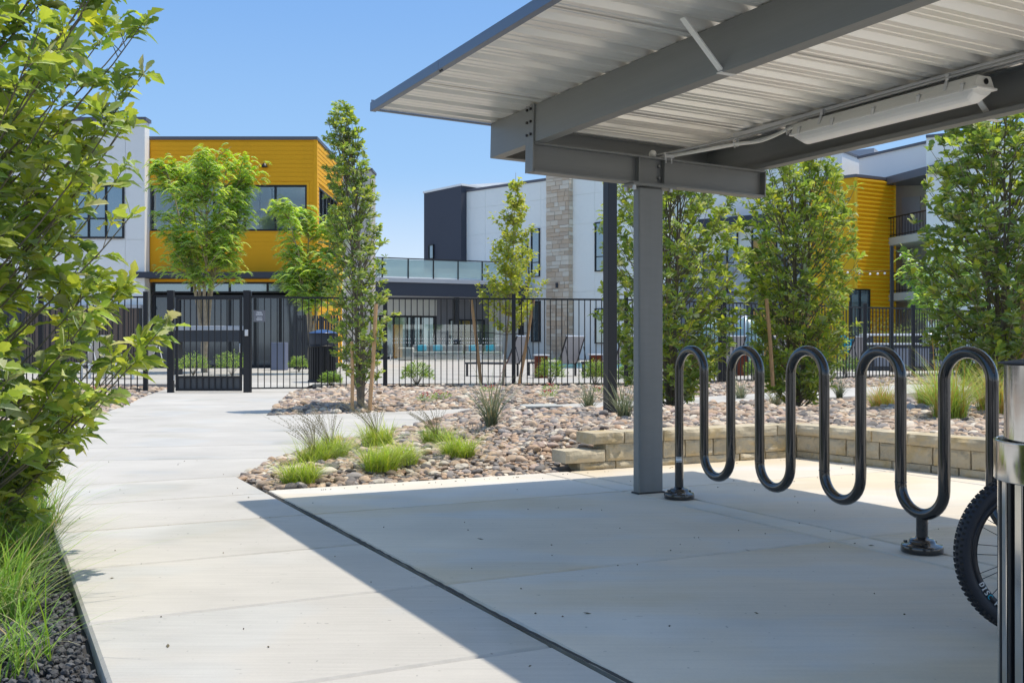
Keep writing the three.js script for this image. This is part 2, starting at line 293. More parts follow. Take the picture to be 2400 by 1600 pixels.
const bed1 = bedMesh('river_rock_bed', P1, (x, d) => segD(x, d, [gx(.1, 1.25), gd(.1, 1.25)], WK) < .13 || segD(x, d, WK, W2) < .13 ? -.07 : h1(x, d), rockSoil, .1), bed2 = bedMesh('fence_rock_bed', P2, h2, rockSoil, .3), bed3 = bedMesh('gate_rock_bed', P3, h3, rockSoil, .3), bed4 = bedMesh('black_gravel_bed', P4, h4, darkSoil, .3);
function rockGeo(seed, detail, flat, rough) {
  let g = new THREE.IcosahedronGeometry(1, detail); g.deleteAttribute('uv'); g.deleteAttribute('normal'); g = mergeVertices(g, 1e-4);
  const p = g.attributes.position, v = new V3(), r = rng(seed), ph = [r() * 9, r() * 9, r() * 9], sc = [rr(.8, 1.25, r), rr(flat * .85, flat * 1.15, r), rr(.7, 1, r)];
  for (let i = 0; i < p.count; i++) { v.fromBufferAttribute(p, i); const n = 1 + rough * (Math.sin(v.x * 2.3 + ph[0]) + Math.sin(v.y * 2.9 + ph[1]) + Math.sin(v.z * 2.6 + ph[2]) + .6 * Math.sin(v.x * 5 + v.z * 4 + ph[1])) / 2; p.setXYZ(i, v.x * n * sc[0], v.y * n * sc[1], v.z * n * sc[2]); }
  g.computeVertexNormals(); let out = g; if (seed % 2) { out = g.toNonIndexed(); out.computeVertexNormals(); return metre(out, .2); }
  out.setAttribute('uv', new THREE.BufferAttribute(new Float32Array(p.count * 2).map((_, i) => (i % 2 ? p.getY(i >> 1) : p.getX(i >> 1)) * .2), 2)); return out;
}
const rocks = [1, 2, 3, 4, 5, 6].map((s) => rockGeo(s * 17, 1, [.5, .66, .58][s % 3], [.2, .3, .25][s % 3]));
const rockCols = [[.52, .39, .29], [.38, .28, .21], [.58, .47, .365], [.27, .225, .20], [.44, .295, .20], [.64, .56, .46], [.18, .16, .15], [.48, .355, .29], [.55, .40, .275], [.34, .30, .28]];
const rockMats = rockCols.map((c) => std(c.map((q) => q * 1.06), .8, 0, { map: stoneTex }));
const rockMat = std([1, 1, 1], .82, 0, { map: stoneTex });
const nearRocks = [];
function strew(bed, poly, h, seed, keep, spacing, size) {
  const r = rng(seed), xs = poly.map((p) => p[0]), ds = poly.map((p) => p[1]), list = [];
  for (let d = Math.min(...ds); d < Math.max(...ds);) {
    const s = spacing(d);
    for (let x = Math.max(-12, Math.min(...xs)); x < Math.max(...xs); x += s) {
      const px = x + rr(-.5, .5, r) * s, pd = d + rr(-.5, .5, r) * s;
      if (!inside(poly, px, pd) || !keep(px, pd)) continue;
      if (Math.abs(px / pd) > .85) continue;
      const rad = size(pd) * (r() < .10 ? rr(1.2, 1.8, r) : rr(.45, 1.1, r));
      list.push([px, h(px, pd) + rad * rr(.12, .45, r), pd, rad, r() * 7, rr(-.35, .35, r), rr(-.35, .35, r), Math.floor(r() * 6), Math.floor(r() * 10), rr(.8, 1.15, r)]);
    }
    d += s;
  }
  return list;
}
function layRocks(bed, list, n, stuffName) {
  list.sort((a, b) => a[2] - b[2]);
  list.slice(0, n).forEach(([x, y, d, rad, ry, rx, rz, gi, ci]) => { const m = part('river_stone', rocks[gi], rockMats[ci], bed, [x, y, -d], [rx, ry, rz]); m.scale.setScalar(rad); });
  const rest = list.slice(n), q = new THREE.Quaternion(), mt = new THREE.Matrix4(), e = new THREE.Euler(), col = new THREE.Color();
  rocks.forEach((geo, gi) => {
    const mine = rest.filter((l) => l[7] === gi); if (!mine.length) return;
    const im = new THREE.InstancedMesh(geo, rockMat, mine.length); im.name = stuffName; im.userData.kind = 'stuff';
    mine.forEach(([x, y, d, rad, ry, rx, rz, , ci, k], i) => { e.set(rx, ry, rz); im.setMatrixAt(i, mt.compose(new V3(x, y, -d), q.setFromEuler(e), new V3(rad, rad, rad))); const c = rockCols[ci]; im.setColorAt(i, col.setRGB(c[0] * k, c[1] * k, c[2] * k)); });
    bed.add(im);
  });
}
const offWall = (x, d) => segD(x, d, [gx(.3, 1.25), gd(.3, 1.25)], WK) > .2 && segD(x, d, WK, W2) > .26 && !(toU(x, d) > .25 && toU(x, d) < 2.4 && toV(x, d) < 1.53) && !(toU(x, d) < .5 && toU(x, d) > .03 && toV(x, d) < 1.49);
layRocks(bed1, strew(bed1, P1, h1, 41, (x, d) => offWall(x, d) && x < 10 && d < 18.5 && !(x < -1.9 && d < 7.75), (d) => d < 10.5 ? .040 : d < 13 ? .052 : .085, (d) => d < 10.5 ? .031 : d < 13 ? .038 : .05), 300, 'river_stones');
layRocks(bed2, strew(bed2, P2, h2, 42, (x) => x < 11, () => .07, () => .045), 0, 'river_stones');
layRocks(bed3, strew(bed3, P3, h3, 43, (x) => x > -11, () => .078, () => .05), 0, 'river_stones');
{ // crushed black rock beside the walk
  const r = rng(77), chips = [1, 2, 3].map((s) => { const g = new THREE.IcosahedronGeometry(1, 0), p = g.attributes.position; const k = new Map(); for (let i = 0; i < p.count; i++) { const key = [p.getX(i), p.getY(i), p.getZ(i)].map((v) => v.toFixed(2)).join(); if (!k.has(key)) k.set(key, [rr(.6, 1.3, r), rr(.4, .9, r), rr(.6, 1.2, r)]); const s3 = k.get(key); p.setXYZ(i, p.getX(i) * s3[0], p.getY(i) * s3[1], p.getZ(i) * s3[2]); } g.computeVertexNormals(); return g; });
  const lists = [[], [], []];
  for (let v = -5; v < 2.05; v += .024) for (let u = -4.9; u < -3.655; u += .024) { const uu = u + rr(-.012, .012, r), vv = v + rr(-.012, .012, r); if (uu > -3.657) continue; const x = gx(uu, vv), d = gd(uu, vv); if (d < 1.5 || x / d < -.56) continue; lists[Math.floor(r() * 3)].push([x, -.05 + rr(0, .02, r), d]); }
  const grey = std([1, 1, 1], .75), q = new THREE.Quaternion(), mt = new THREE.Matrix4(), col = new THREE.Color();
  lists.forEach((l, gi) => { const im = new THREE.InstancedMesh(chips[gi], grey, l.length); im.name = 'black_gravel'; im.userData.kind = 'stuff'; l.forEach(([x, y, d], i) => { q.setFromEuler(new THREE.Euler(r() * 6, r() * 6, r() * 6)); const s = rr(.009, .018, r); im.setMatrixAt(i, mt.compose(new V3(x, y, -d), q, new V3(s, s, s))); const k = rr(.035, .12, r); im.setColorAt(i, col.setRGB(k, k, k * 1.06)); }); bed4.add(im); });
}
{ // bits of leaf and grit lying on the paving
  const r = rng(313), q = new THREE.Quaternion(), mt = new THREE.Matrix4(), col = new THREE.Color(), g = new THREE.OctahedronGeometry(1, 0), im = new THREE.InstancedMesh(g, std([1, 1, 1], .9), 150); im.name = 'leaf_litter'; im.userData = { kind: 'stuff', label: 'scattered leaf bits and grit on the pale paving', category: 'litter' };
  for (let i = 0; i < 150; i++) { const u = rr(-3.6, 2.6, r), v = rr(-4.2, 4, r), big = r() < .2; q.setFromEuler(new THREE.Euler(0, r() * 6, rr(-.2, .2, r))); im.setMatrixAt(i, mt.compose(new V3(gx(u, Math.min(v, u > -2.3 ? 1.1 : 9)), .003, -gd(u, Math.min(v, u > -2.3 ? 1.1 : 9))), q, big ? new V3(rr(.008, .02, r), .0025, rr(.003, .006, r)) : new V3(rr(.003, .007, r), .003, rr(.003, .006, r)))); const k = rr(.05, .16, r); im.setColorAt(i, col.setRGB(k * 1.2, k, k * .6)); }
  scene.add(im);
}
// ---------------------------------------------------------------- low block wall
function splitBlock(w, h, d, seed, amp = .019) {
  let g = new THREE.BoxGeometry(w, h, d, 10, 6, 2); g.deleteAttribute('uv'); g.deleteAttribute('normal'); g = mergeVertices(g, 1e-4);
  const p = g.attributes.position;
  for (let i = 0; i < p.count; i++) {
    let x = p.getX(i), y = p.getY(i), z = p.getZ(i); const ex = w / 2 - Math.abs(x), ey = h / 2 - Math.abs(y);
    if (z > d / 2 - 1e-3) { const e = sstep(0, .03, Math.min(ex, ey)); z += amp * (1.5 * vn(x * 13 + seed * 3.7 + 40, y * 16 + 40, 999, seed) - .45) * (.3 + .7 * e) - (1 - e) * .007; }
    if (ex < 1e-3) x -= Math.sign(x) * .003 * (1 + vn(y * 30 + 20, z * 30 + 20, 999, seed)); if (ey < 1e-3) y -= Math.sign(y) * .002 * vn(x * 30 + 20, z * 30 + 20, 999, seed);
    p.setXYZ(i, x, y, z);
  }
  const n = metre(g, 1, [seed * .37 % 1, seed * .61 % 1]); n.computeVertexNormals(); return n;
}
{
  const wall = thing('retaining_wall', 'low tan split-face block wall with flat caps edging the rock bed', 'wall');
  let seed = 1;
  const tone = [1, .93, 1.06, .97].map((k) => { const m = M.block.clone(); m.color.setRGB(k, k, k * .99); return m; }), capTone = [1.08, 1.02, 1.13].map((k) => { const m = M.capTop.clone(); m.color.setRGB(k, k * .99, k * .97); return m; });
  const run = (ox, od, ang, a0, a1, y, h, depth, len, name, mats, off = 0) => {
    const c = Math.cos(ang), s = Math.sin(ang), r = rng(seed * 31); let a = a0;
    while (a < a1 - .03) {
      let w = Math.min(len * rr(.75, 1.25, r), a1 - a); if (a1 - a - w < .1) w = a1 - a;
      const m = a + w / 2, z = -depth / 2 + off;
      part(name, splitBlock(w - .004, h - .003, depth, seed++), mats[Math.floor(r() * mats.length)], wall, [ox + c * m + s * z, y + h / 2, -od - s * m + c * z], [0, ang, 0]); a += w;
    }
  };
  const ox = gx(0, 1.25), od = gd(0, 1.25);
  run(ox, od, TH, .2, 2.36, -.01, .07, .2, .31, 'block', tone);
  run(ox, od, TH, .44, 2.36, .06, .14, .2, .27, 'block', tone);
  run(ox, od, TH, .06, .435, .06, .1, .22, .4, 'cap_block', capTone, .012);
  run(ox, od, TH, .30, 2.34, .2, .092, .25, .38, 'cap_block', capTone, .014);
  const A2 = Math.atan2(-.831, .556);
  run(WK[0], WK[1], A2, .02, 5.2, -.01, .07, .2, .31, 'block', tone);
  run(WK[0], WK[1], A2, .02, 5.2, .06, .14, .2, .27, 'block', tone);
  run(WK[0], WK[1], A2, .03, 5.2, .2, .092, .25, .38, 'cap_block', capTone, .014);
  part('cap_block', splitBlock(.2, .09, .2, 99), capTone[1], wall, [WK[0] + .04, .245, -WK[1] - .085], [0, .2, 0]);
}
// ---------------------------------------------------------------- canopy
{
  const c = thing('bike_canopy', 'grey steel canopy with corrugated white metal deck over the bike rack', 'canopy', [CX, 0, CD], TH);
  const T = .0245, fp = (name, geo, mat, u, y, z, rot = [0, 0, 0]) => part(name, geo, mat, c, [u, y - T * u, z], [rot[0], rot[1], rot[2] - T]);
  for (const z of [0, 5.9]) {
    part('column', new RoundedBoxGeometry(.195, 2.05, .077, 4, .014), M.steel, c, [0, 1.02, z]);
    part('base_sealant', rbx(.212, .012, .094, .004), M.joint, c, [0, .004, z]);
    part('cap_plate', bx(.34, .014, .15), M.steel, c, [.01, 2.052, z], [0, 0, -T]);
    for (const [u, dz] of [[-.14, .05], [-.14, -.05], [.15, .05], [.15, -.05]]) part('bolt', cyl(.013, .013, .03, 6), M.galv, c, [u, 2.034, z + dz]);
    const L = 1.84, ib = merge([at(bx(L, .012, .1), 0, -.087, 0), at(bx(L, .012, .1), 0, .087, 0), at(bx(L, .163, .007), 0, 0, 0)]);
    fp('cross_beam', ib, M.steel, .035, 2.155, z);
    for (const u of [-.10, .105]) fp('stiffener', bx(.007, .161, .044), M.steel, u, 2.155, z + .026);
    fp('end_plate', bx(.01, .186, .102), M.steel, .962, 2.155, z);
    fp('end_plate', bx(.01, .43, .102), M.steel, -.894, 2.277, z);
    for (const dy of [2.30, 2.38, 2.46]) for (const dz of [-.03, .022]) fp('bolt', at(cyl(.009, .009, .012, 6), 0, 0, 0, 0, 0, Math.PI / 2), M.black, -.903, dy, z + dz);
    for (const y of [2.115, 2.195]) fp('bolt', at(cyl(.011, .011, .02, 6), 0, 0, 0, Math.PI / 2), M.steel, .08, y, z + .012);
  }
  const PL = 7.4, pz = 3.1, chan = (s) => merge([at(bx(.006, .235, PL), 0, 0, 0), at(bx(.07, .006, PL), s * .038, -.1145, 0), at(bx(.07, .006, PL), s * .038, .1145, 0), at(bx(.005, .022, PL), s * .071, -.1005, 0)]);
  fp('purlin', chan(1), M.steel, -.897 + .014, 2.366, pz); fp('purlin', chan(-1), M.steel, .95, 2.366, pz);
  fp('end_channel', merge([at(bx(1.83, .235, .006), 0, 0, 0), at(bx(1.83, .006, .07), 0, -.1145, .038), at(bx(1.83, .006, .05), 0, .1145, .028)]), M.steel, .035, 2.3655, -.603);
  // corrugated deck, one panel to each three ribs
  const prof = [[0, 0], [.038, 0], [.042, .004], [.050, .004], [.054, 0], [.092, 0], [.112, .042], [.172, .042], [.192, 0], [.226, 0], [.23, .004], [.238, .004], [.242, 0], [.26, 0]];
  const U0 = -1.725, U1 = 1.745, panel = (n) => {
    const t = new Tris(), pts = []; for (let k = 0; k < n; k++) for (const [s, y] of (k ? prof.slice(1) : prof)) pts.push([k * .26 + s, y]);
    const th = .0025;
    for (let i = 0; i < pts.length - 1; i++) {
      const [s0, y0] = pts[i], [s1, y1] = pts[i + 1];
      for (let q = 0; q < 3; q++) { const a = lerp(U0, U1, q / 3), b = lerp(U0, U1, (q + 1) / 3); t.tri([a, y0, s0], [b, y0, s0], [b, y1, s1], null, [a, s0], [b, s0], [b, s1]); t.tri([a, y0, s0], [b, y1, s1], [a, y1, s1], null, [a, s0], [b, s1], [a, s1]); }
      t.tri([U0, y0 + th, s0], [U0, y1 + th, s1], [U1, y1 + th, s1], null, [U0, s0], [U0, s1], [U1, s1]); t.tri([U0, y0 + th, s0], [U1, y1 + th, s1], [U1, y0 + th, s0], null, [U0, s0], [U1, s1], [U1, s0]);
    }
    return t.build();
  };
  const p3 = panel(3); let z = -.61;
  for (let k = 0; k < 10; k++) { const m = fp('roof_panel', p3, M.deckMetal, 0, 2.486 + (k % 2 ? .0028 : 0), z); z += .775; }
  // edge trims
  const fa = (len) => merge([at(bx(.004, .056, len), 0, .004, 0), at(bx(.036, .004, len), .018, -.022, 0)]);
  for (const [z0, z1] of [[-.635, .52], [.524, 3.6], [3.604, 7.15]]) fp('edge_trim', fa(z1 - z0), M.steelTrim, -1.737, 2.494, (z0 + z1) / 2);
  for (const [z0, z1] of [[-.635, .52], [.524, 3.6], [3.604, 7.15]]) fp('edge_trim', at(fa(z1 - z0), 0, 0, 0, 0, Math.PI, 0), M.steelTrim, 1.757, 2.494, (z0 + z1) / 2);
  fp('edge_trim', merge([at(bx(3.486, .07, .004), 0, .02, 0), at(bx(3.486, .004, .03), 0, -.0145, .015)]), M.steelTrim, .01, 2.492, -.633);
  for (const dz of [-.006, .006]) fp('screw', cyl(.006, .006, .008, 6), M.black, -1.722, 2.468, .522 + dz * 2);
  // white bracing straps
  for (const [u, s] of [[-.883, -1], [.95, -1]]) fp('brace_strap', merge([at(bx(.006, .31, .036), s * .115, .125, 0, 0, 0, -s * .82), at(bx(.09, .004, .036), s * -.03, .009, 0)]), M.whiteMetal, u, 2.2405, 1.92);
  // strut rail and conduits that feed the light
  fp('strut_rail', merge([at(bx(.006, .03, 6), -.018, 0, 0), at(bx(.006, .03, 6), .018, 0, 0), at(bx(.042, .005, 6), 0, .015, 0)]), M.galv, .70, 2.462, 3.05);
  const ct = (pts, r, m = M.conduit) => part('conduit', tube(new THREE.CatmullRomCurve3(pts.map((p) => new V3(...p))).getPoints(40), r, 8), m, c);
  ct([[.09, 2.272, -.02], [.25, 2.31, .14], [.55, 2.385, .33], [.665, 2.425, .7], [.66, 2.43, 1.4], [.66, 2.43, 6]], .010);
  ct([[.12, 2.262, -.03], [.3, 2.29, .18], [.5, 2.33, .30], [.62, 2.345, .42], [.69, 2.40, .64], [.7, 2.405, .70]], .012, M.housing);
  ct([[.3, 2.29, .14], [.6, 2.35, .4], [.73, 2.415, .75], [.735, 2.43, 1.3], [.735, 2.43, 6]], .008);
  part('junction_box', new THREE.SphereGeometry(.026, 12, 8), M.housing, c, [.045, 2.278, -.01]);
  part('beam_clamp', merge([bx(.075, .02, .03), at(bx(.008, .05, .014), -.03, 0, 0), at(cyl(.005, .005, .05, 6), .026, -.02, 0), at(cyl(.005, .005, .05, 6), -.02, -.02, 0)]), M.galv, c, [.13, 2.258, .05]);
  for (const [u, y, zz] of [[.5, 2.345, .3], [.685, 2.395, .6]]) part('pipe_clamp', merge([at(new THREE.TorusGeometry(.02, .005, 6, 12), 0, 0, 0), at(bx(.012, .05, .02), .012, -.005, 0), at(cyl(.006, .006, .03, 6), -.01, -.025, 0)]), M.galv, c, [u, y, zz]);
}
{ // the vapour-tight strip light under the deck
  const u = .70, y = 2.325, L = 1.42, z0 = .68, g = thing('strip_light', 'long white vapour-tight strip light hanging under the canopy deck', 'light fixture', [gx(u, -z0 - L / 2), y, gd(u, -z0 - L / 2)], TH);
  const pr = (pts) => { const s = new THREE.Shape(pts.map((p) => new THREE.Vector2(...p))); return s; };
  const body = new THREE.ExtrudeGeometry(pr([[-.075, 0], [.075, 0], [.062, .03], [.045, .062], [-.045, .062], [-.062, .03]]), { depth: L - .05, bevelEnabled: true, bevelSize: .004, bevelThickness: .012, bevelSegments: 2 }); body.translate(0, .012, -(L - .05) / 2);
  part('housing', body, M.housing, g);
  const n = 10, lp = []; for (let i = 0; i <= n; i++) { const a = Math.PI * i / n; lp.push([-.07 * Math.cos(a), -.062 * Math.pow(Math.sin(a), .8)]); }
  const lens = new THREE.ExtrudeGeometry(pr(lp.reverse()), { depth: L - .16, bevelEnabled: true, bevelSize: .0, bevelThickness: .05, bevelOffset: 0, bevelSegments: 1 }); lens.translate(0, .006, -(L - .16) / 2);
  const p = lens.attributes.position; for (let i = 0; i < p.count; i++) { const e = Math.max(0, Math.abs(p.getZ(i)) - (L - .16) / 2 + .002) / .05; if (e > .1) p.setY(i, .006 + (p.getY(i) - .006) * .45); } lens.computeVertexNormals();
  part('lens', lens, M.lens, g);
  part('gasket_rim', rbx(.158, .014, L + .01, .005), M.whiteMetal, g, [0, .009, 0]);
  for (const z of [-.62, -.33, 0, .33, .62]) for (const s of [-1, 1]) part('clip', merge([at(bx(.006, .045, .022), 0, 0, 0, 0, 0, s * .25), at(bx(.016, .006, .022), -s * .006, .022, 0)]), M.galv, g, [s * .079, .022, z]);
  for (const z of [-.45, .5]) part('hanger_strap', merge([at(bx(.004, .06, .02), -.062, .05, 0, 0, 0, -.35), at(bx(.004, .06, .02), .062, .05, 0, 0, 0, .35), at(bx(.1, .04, .02), 0, .094, 0)]), M.galv, g, [0, .01, z]);
  part('knockout', at(cyl(.016, .016, .004, 14), 0, 0, 0, Math.PI / 2), M.black, g, [.005, .046, L / 2 - .007]);
}
// ---------------------------------------------------------------- wave rack
{
  const g = thing('bike_rack', 'glossy black wave tube bike rack standing on the shaded concrete', 'bike rack', [1.080, 0, 6.749], Math.atan2(-.891, .455));
  const pts = [], P = .26, r = .13, top = .8315, bot = .3125, N = 13;
  pts.push([0, .03, 0]); for (let y = .12; y < top - .05; y += .12) pts.push([0, y, 0]);
  for (let i = 0; i < N; i++) {
    const up = i % 2 === 0, cx = (i + .5) * P, cy = up ? top : bot;
    for (let k = 0; k <= 16; k++) { const a = Math.PI * (1 - k / 16); pts.push([cx + r * Math.cos(a), cy + (up ? 1 : -1) * r * Math.sin(a), 0]); }
    if (i < N - 1) for (let k = 1; k < 4; k++) { const y = lerp(up ? top : bot, up ? bot : top, k / 4); pts.push([(i + 1) * P, y, 0]); }
  }
  for (let y = top - .12; y > .05; y -= .12) pts.push([N * P, y, 0]); pts.push([N * P, .03, 0]);
  part('wave_tube', tube(pts, .0278, 24), M.rackBlack, g);
  const base = new THREE.LatheGeometry([[.001, 0], [.094, 0], [.098, .005], [.098, .03], [.092, .039], [.062, .044], [.06, .058], [.05, .066], [.034, .068], [.030, .075], [.001, .075]].map((p) => new THREE.Vector2(...p)), 40);
  for (const t of [0, 7.5 * P, N * P]) part('base_flange', base, M.rackBlack, g, [t, .001, 0]);
  part('support_post', cyl(.0275, .0275, .15, 24), M.rackBlack, g, [7.5 * P, .11, 0]);
  for (const t of [0, 7.5 * P]) for (const a of [.6, 2.7, 4.8]) part('anchor_bolt', cyl(.010, .010, .012, 6), M.rackBlack, g, [t + .078 * Math.cos(a), .044, .078 * Math.sin(a)]);
  for (const t of [1, 3, 5, 7]) part('weld_ring', at(new THREE.TorusGeometry(.0282, .0022, 6, 24), 0, 0, 0, Math.PI / 2), M.rackBlack, g, [t * P, bot + .01, 0]);
  const lab = new THREE.CylinderGeometry(.0285, .0285, .02, 12, 1, true, .1, 1.5); part('sticker', lab, M.whitePaint, g, [0, .255, 0]); for (const dy of [-.016, .016]) part('sticker', new THREE.CylinderGeometry(.0285, .0285, .003, 12, 1, true, .1, 1.5), M.whitePaint, g, [0, .255 + dy, 0]);
}
// ---------------------------------------------------------------- bicycle in the rack
{
  const Rw = .285, g = thing('bicycle', 'mountain bike with knobbly black front tyre beside the rack', 'bicycle', [1.79, 0, 3.56], .02);
  const tyre = new THREE.TorusGeometry(Rw - .03, .026, 14, 72), rimG = new THREE.LatheGeometry([[-.009, -.012], [.009, -.012], [.012, .01], [-.012, .01], [-.009, -.012]].map(([a, b]) => new THREE.Vector2(Rw - .062 + b, a)), 64).rotateX(Math.PI / 2);
  const knob = []; for (let k = 0; k < 84; k++) { const a = k / 84 * Math.PI * 2; for (const [z, dr, sz] of [[-.019, -.008, .011], [-.006, -.001, .009], [.007, -.001, .009], [.019, -.008, .011]]) { const aa = a + (Math.abs(z) > .01 ? .037 : 0), q = Rw - .0035 + dr; knob.push(at(bx(.010, .009, sz), q * Math.cos(aa), q * Math.sin(aa), z, 0, 0, aa)); } }
  const tread = merge(knob), spoke = cyl(.0013, .0013, Rw - .078, 6);
  const font = await new FontLoader().loadAsync('fonts/droid/droid_sans_bold.typeface.json');
  const wheel = (x, front) => {
    const w = new THREE.Group(); w.name = 'wheel'; w.position.set(x, Rw + .003, 0); g.add(w);
    part('tyre', tyre, M.rubberSide, w); const tr = part('tread', tread, M.rubber, w); tr.userData.kind = 'stuff'; part('rim', rimG, M.alloy, w); part('hub', at(cyl(.02, .02, .08, 16), 0, 0, 0, Math.PI / 2), M.alloy, w);
    for (let k = 0; k < 28; k++) { const a = k / 28 * Math.PI * 2 + .05, m = (Rw - .058) / 2, tw = (k % 2 ? .09 : -.09), tilt = (k % 4 < 2 ? 1 : -1) * .12; part('spoke', spoke, M.black, w, [m * Math.cos(a), m * Math.sin(a), (k % 4 < 2 ? -1 : 1) * .012], [0, 0, a - Math.PI / 2 + tw]); }
    if (front) { let a = Math.PI * 1.13; for (const [ch, blue] of [['D', 0], ['I', 0], ['S', 0], ['C', 1], [' ', 0], ['P', 0], ['R', 0], ['O', 1]]) { a += .075; if (ch === ' ') continue; const tg = new TextGeometry(ch, { font, size: .018, depth: .001, curveSegments: 2 }); tg.center(); const q = Rw - .062; part('rim_letter', tg, blue ? M.cyan : M.whitePaint, w, [q * Math.cos(a), q * Math.sin(a), .0145], [0, 0, a + Math.PI / 2]); } }
  };
  wheel(0, true); wheel(1.0, false);
  const tb = (n, a, b, r) => part(n, tube([a, b], r, 12), M.black, g);
  for (const z of [-.055, .055]) tb('fork_leg', [0, Rw, z], [.09, .62, z], .016);
  tb('fork_crown', [.09, .62, -.06], [.09, .62, .06], .018); tb('head_tube', [.09, .61, 0], [.13, .80, 0], .022); tb('down_tube', [.105, .68, 0], [.46, .30, 0], .024); tb('top_tube', [.125, .77, 0], [.58, .70, 0], .018); tb('seat_tube', [.46, .30, 0], [.60, .80, 0], .018);
  for (const z of [-.05, .05]) { tb('chain_stay', [.46, .30, z * .6], [1.0, Rw, z], .01); tb('seat_stay', [.57, .69, z * .5], [1.0, Rw, z], .009); }
  tb('handlebar', [.10, .88, -.27], [.10, .88, .27], .012); tb('stem', [.13, .80, 0], [.10, .88, 0], .014); part('saddle', at(new THREE.SphereGeometry(1, 16, 10), 0, 0, 0, 0, 0, 0, [.13, .03, .065]), M.rubber, g, [.62, .82, 0]);
  part('chainring', at(new THREE.TorusGeometry(.07, .006, 6, 32), 0, 0, 0), M.alloy, g, [.46, .30, .05]); for (const s of [-1, 1]) tb('crank', [.46, .30, s * .06], [.46 + s * .1, .30 - s * .1, s * .075], .009);
}
// ---------------------------------------------------------------- litter bin at the right edge
{
  const b = thing('litter_bin', 'stainless and black slatted litter bin at the right edge', 'litter bin', [1.555, 0, 2.76], 0);
  const ring = (r, y0, y1, th) => new THREE.LatheGeometry([[r - th, y0], [r - .003, y0], [r, y0 + .003], [r, y1 - .003], [r - .003, y1], [r - th, y1], [r - th, y0]].map((p) => new THREE.Vector2(...p)), 64);
  part('band', ring(.258, .635, .742, .012), M.stainless, b); part('drum', ring(.232, .60, .945, .006), M.stainless, b);
  part('lid', new THREE.LatheGeometry([[.001, .975], [.12, .968], [.246, .950], [.248, .945], [.001, .94]].map((p) => new THREE.Vector2(...p)), 64), M.charcoal, b);
  part('liner', ring(.19, .05, .62, .004), M.black, b); part('base', ring(.25, .0, .03, .24), M.black, b);
  for (let k = 0; k < 22; k++) { const a = k / 22 * Math.PI * 2 + .06; part('slat', rbx(.03, .63, .009, .003), M.stainless, b, [.243 * Math.sin(a), .325, .243 * Math.cos(a)], [0, a, 0]); const a2 = a + .11; part('slat', rbx(.014, .63, .02, .003), M.black, b, [.236 * Math.sin(a2), .325, .236 * Math.cos(a2)], [0, a2, 0]); }
}
// ---------------------------------------------------------------- picket fences and gate
function fenceRun(label, pts, yb, group = 'black picket fences round the pool', postAll = true) {
  const f = thing('picket_fence', label, 'fence', [0, 0, 0], 0, group), top = 1.97;
  pts.forEach(([x, d], i) => {
    const y = yb(x); part('post', rbx(.085, top + .1 - y, .085, .005), M.fence, f, [x, (top + .1 + y) / 2 - .02, -d]); part('post_cap', rbx(.092, .018, .092, .006), M.fence, f, [x, top + .085, -d]);
    if (i === pts.length - 1) return;
    const [x2, d2] = pts[i + 1], L = Math.hypot(x2 - x, d2 - d) - .085, a = Math.atan2(d2 - d, x2 - x), mx = (x + x2) / 2, md = (d + d2) / 2, n = Math.round(L / .128), y0 = Math.max(y, yb(x2)) + .02;
    part('rail', bx(L, .038, .03), M.fence, f, [mx, top - .018, -md], [0, a, 0]); part('rail', bx(L, .03, .03), M.fence, f, [mx, y0 + .04, -md], [0, a, 0]);
    const pk = bx(.019, top - y0 - .079, .019);
    for (let k = 1; k < n; k++) { const t = k / n, q = (t - .5) * L; part('picket', pk, M.fence, f, [mx + Math.cos(a) * q, (top - .037 + y0 + .042) / 2 + .007, -md - Math.sin(a) * q], [0, a, 0]); }
  });
  return f;
}
const FD = 21.4;
fenceRun('black picket fence left of the gate, behind the leafy branches', [[-12.0, FD], [-9.65, FD], [-7.505, FD]], () => .0);
fenceRun('long black picket fence between the gate and the dark square post', [[-5.38, FD], [-2.67, 22.0], [.036, 22.3], [2.48, 22.7], [4.83, 24.25]], (x) => .02 + .045 * sstep(-5, 5, x));
fenceRun('black picket fence behind the rack, around the grill terrace', [[4.95, 24.36], [7.1, 25.9], [9.31, 27.56], [10.95, 28.5], [12.36, 29.6], [15.5, 32]], () => .06);
{
  const g = thing('pool_gate', 'black picket gate with solid kick panel at the end of the walk', 'gate', [-6.21, 0, FD]);
  for (const x of [-.78, .78]) { part('gate_post', rbx(.125, 2.07, .11, .006), M.fence, g, [x, 1.035, 0]); part('post_cap', rbx(.135, .02, .12, .008), M.fence, g, [x, 2.078, 0]); }
  for (const x of [-.655, .655]) part('stile', rbx(.05, 1.94, .045, .004), M.fence, g, [x, 1.0, 0]);
  part('top_rail', rbx(1.26, .07, .045, .004), M.fence, g, [0, 1.935, 0]); part('mid_rail', rbx(1.26, .04, .045, .004), M.fence, g, [0, .32, 0]); part('bottom_rail', rbx(1.26, .05, .045, .004), M.fence, g, [0, .055, 0]);
  part('kick_panel', bx(1.258, .222, .006), M.kick, g, [0, .19, -.012]);
  for (let k = 0; k < 9; k++) part('picket', bx(.02, 1.83, .02), M.fence, g, [-.5 + k * .125, .985, .012]);
  part('latch', rbx(.06, .30, .07, .01), M.fence, g, [.66, 1.08, .03]); part('handle', tube([[.655, .82, .04], [.655, .82, .085], [.655, 1.0, .085], [.655, 1.0, .04]], .009, 8), M.galv, g);
  part('latch_box', rbx(.07, .13, .05, .008), M.galv, g, [.79, 1.22, .07]);
  for (const y of [.3, 1.65]) part('hinge', cyl(.016, .016, .11, 10), M.galv, g, [-.70, y, .03]);
}
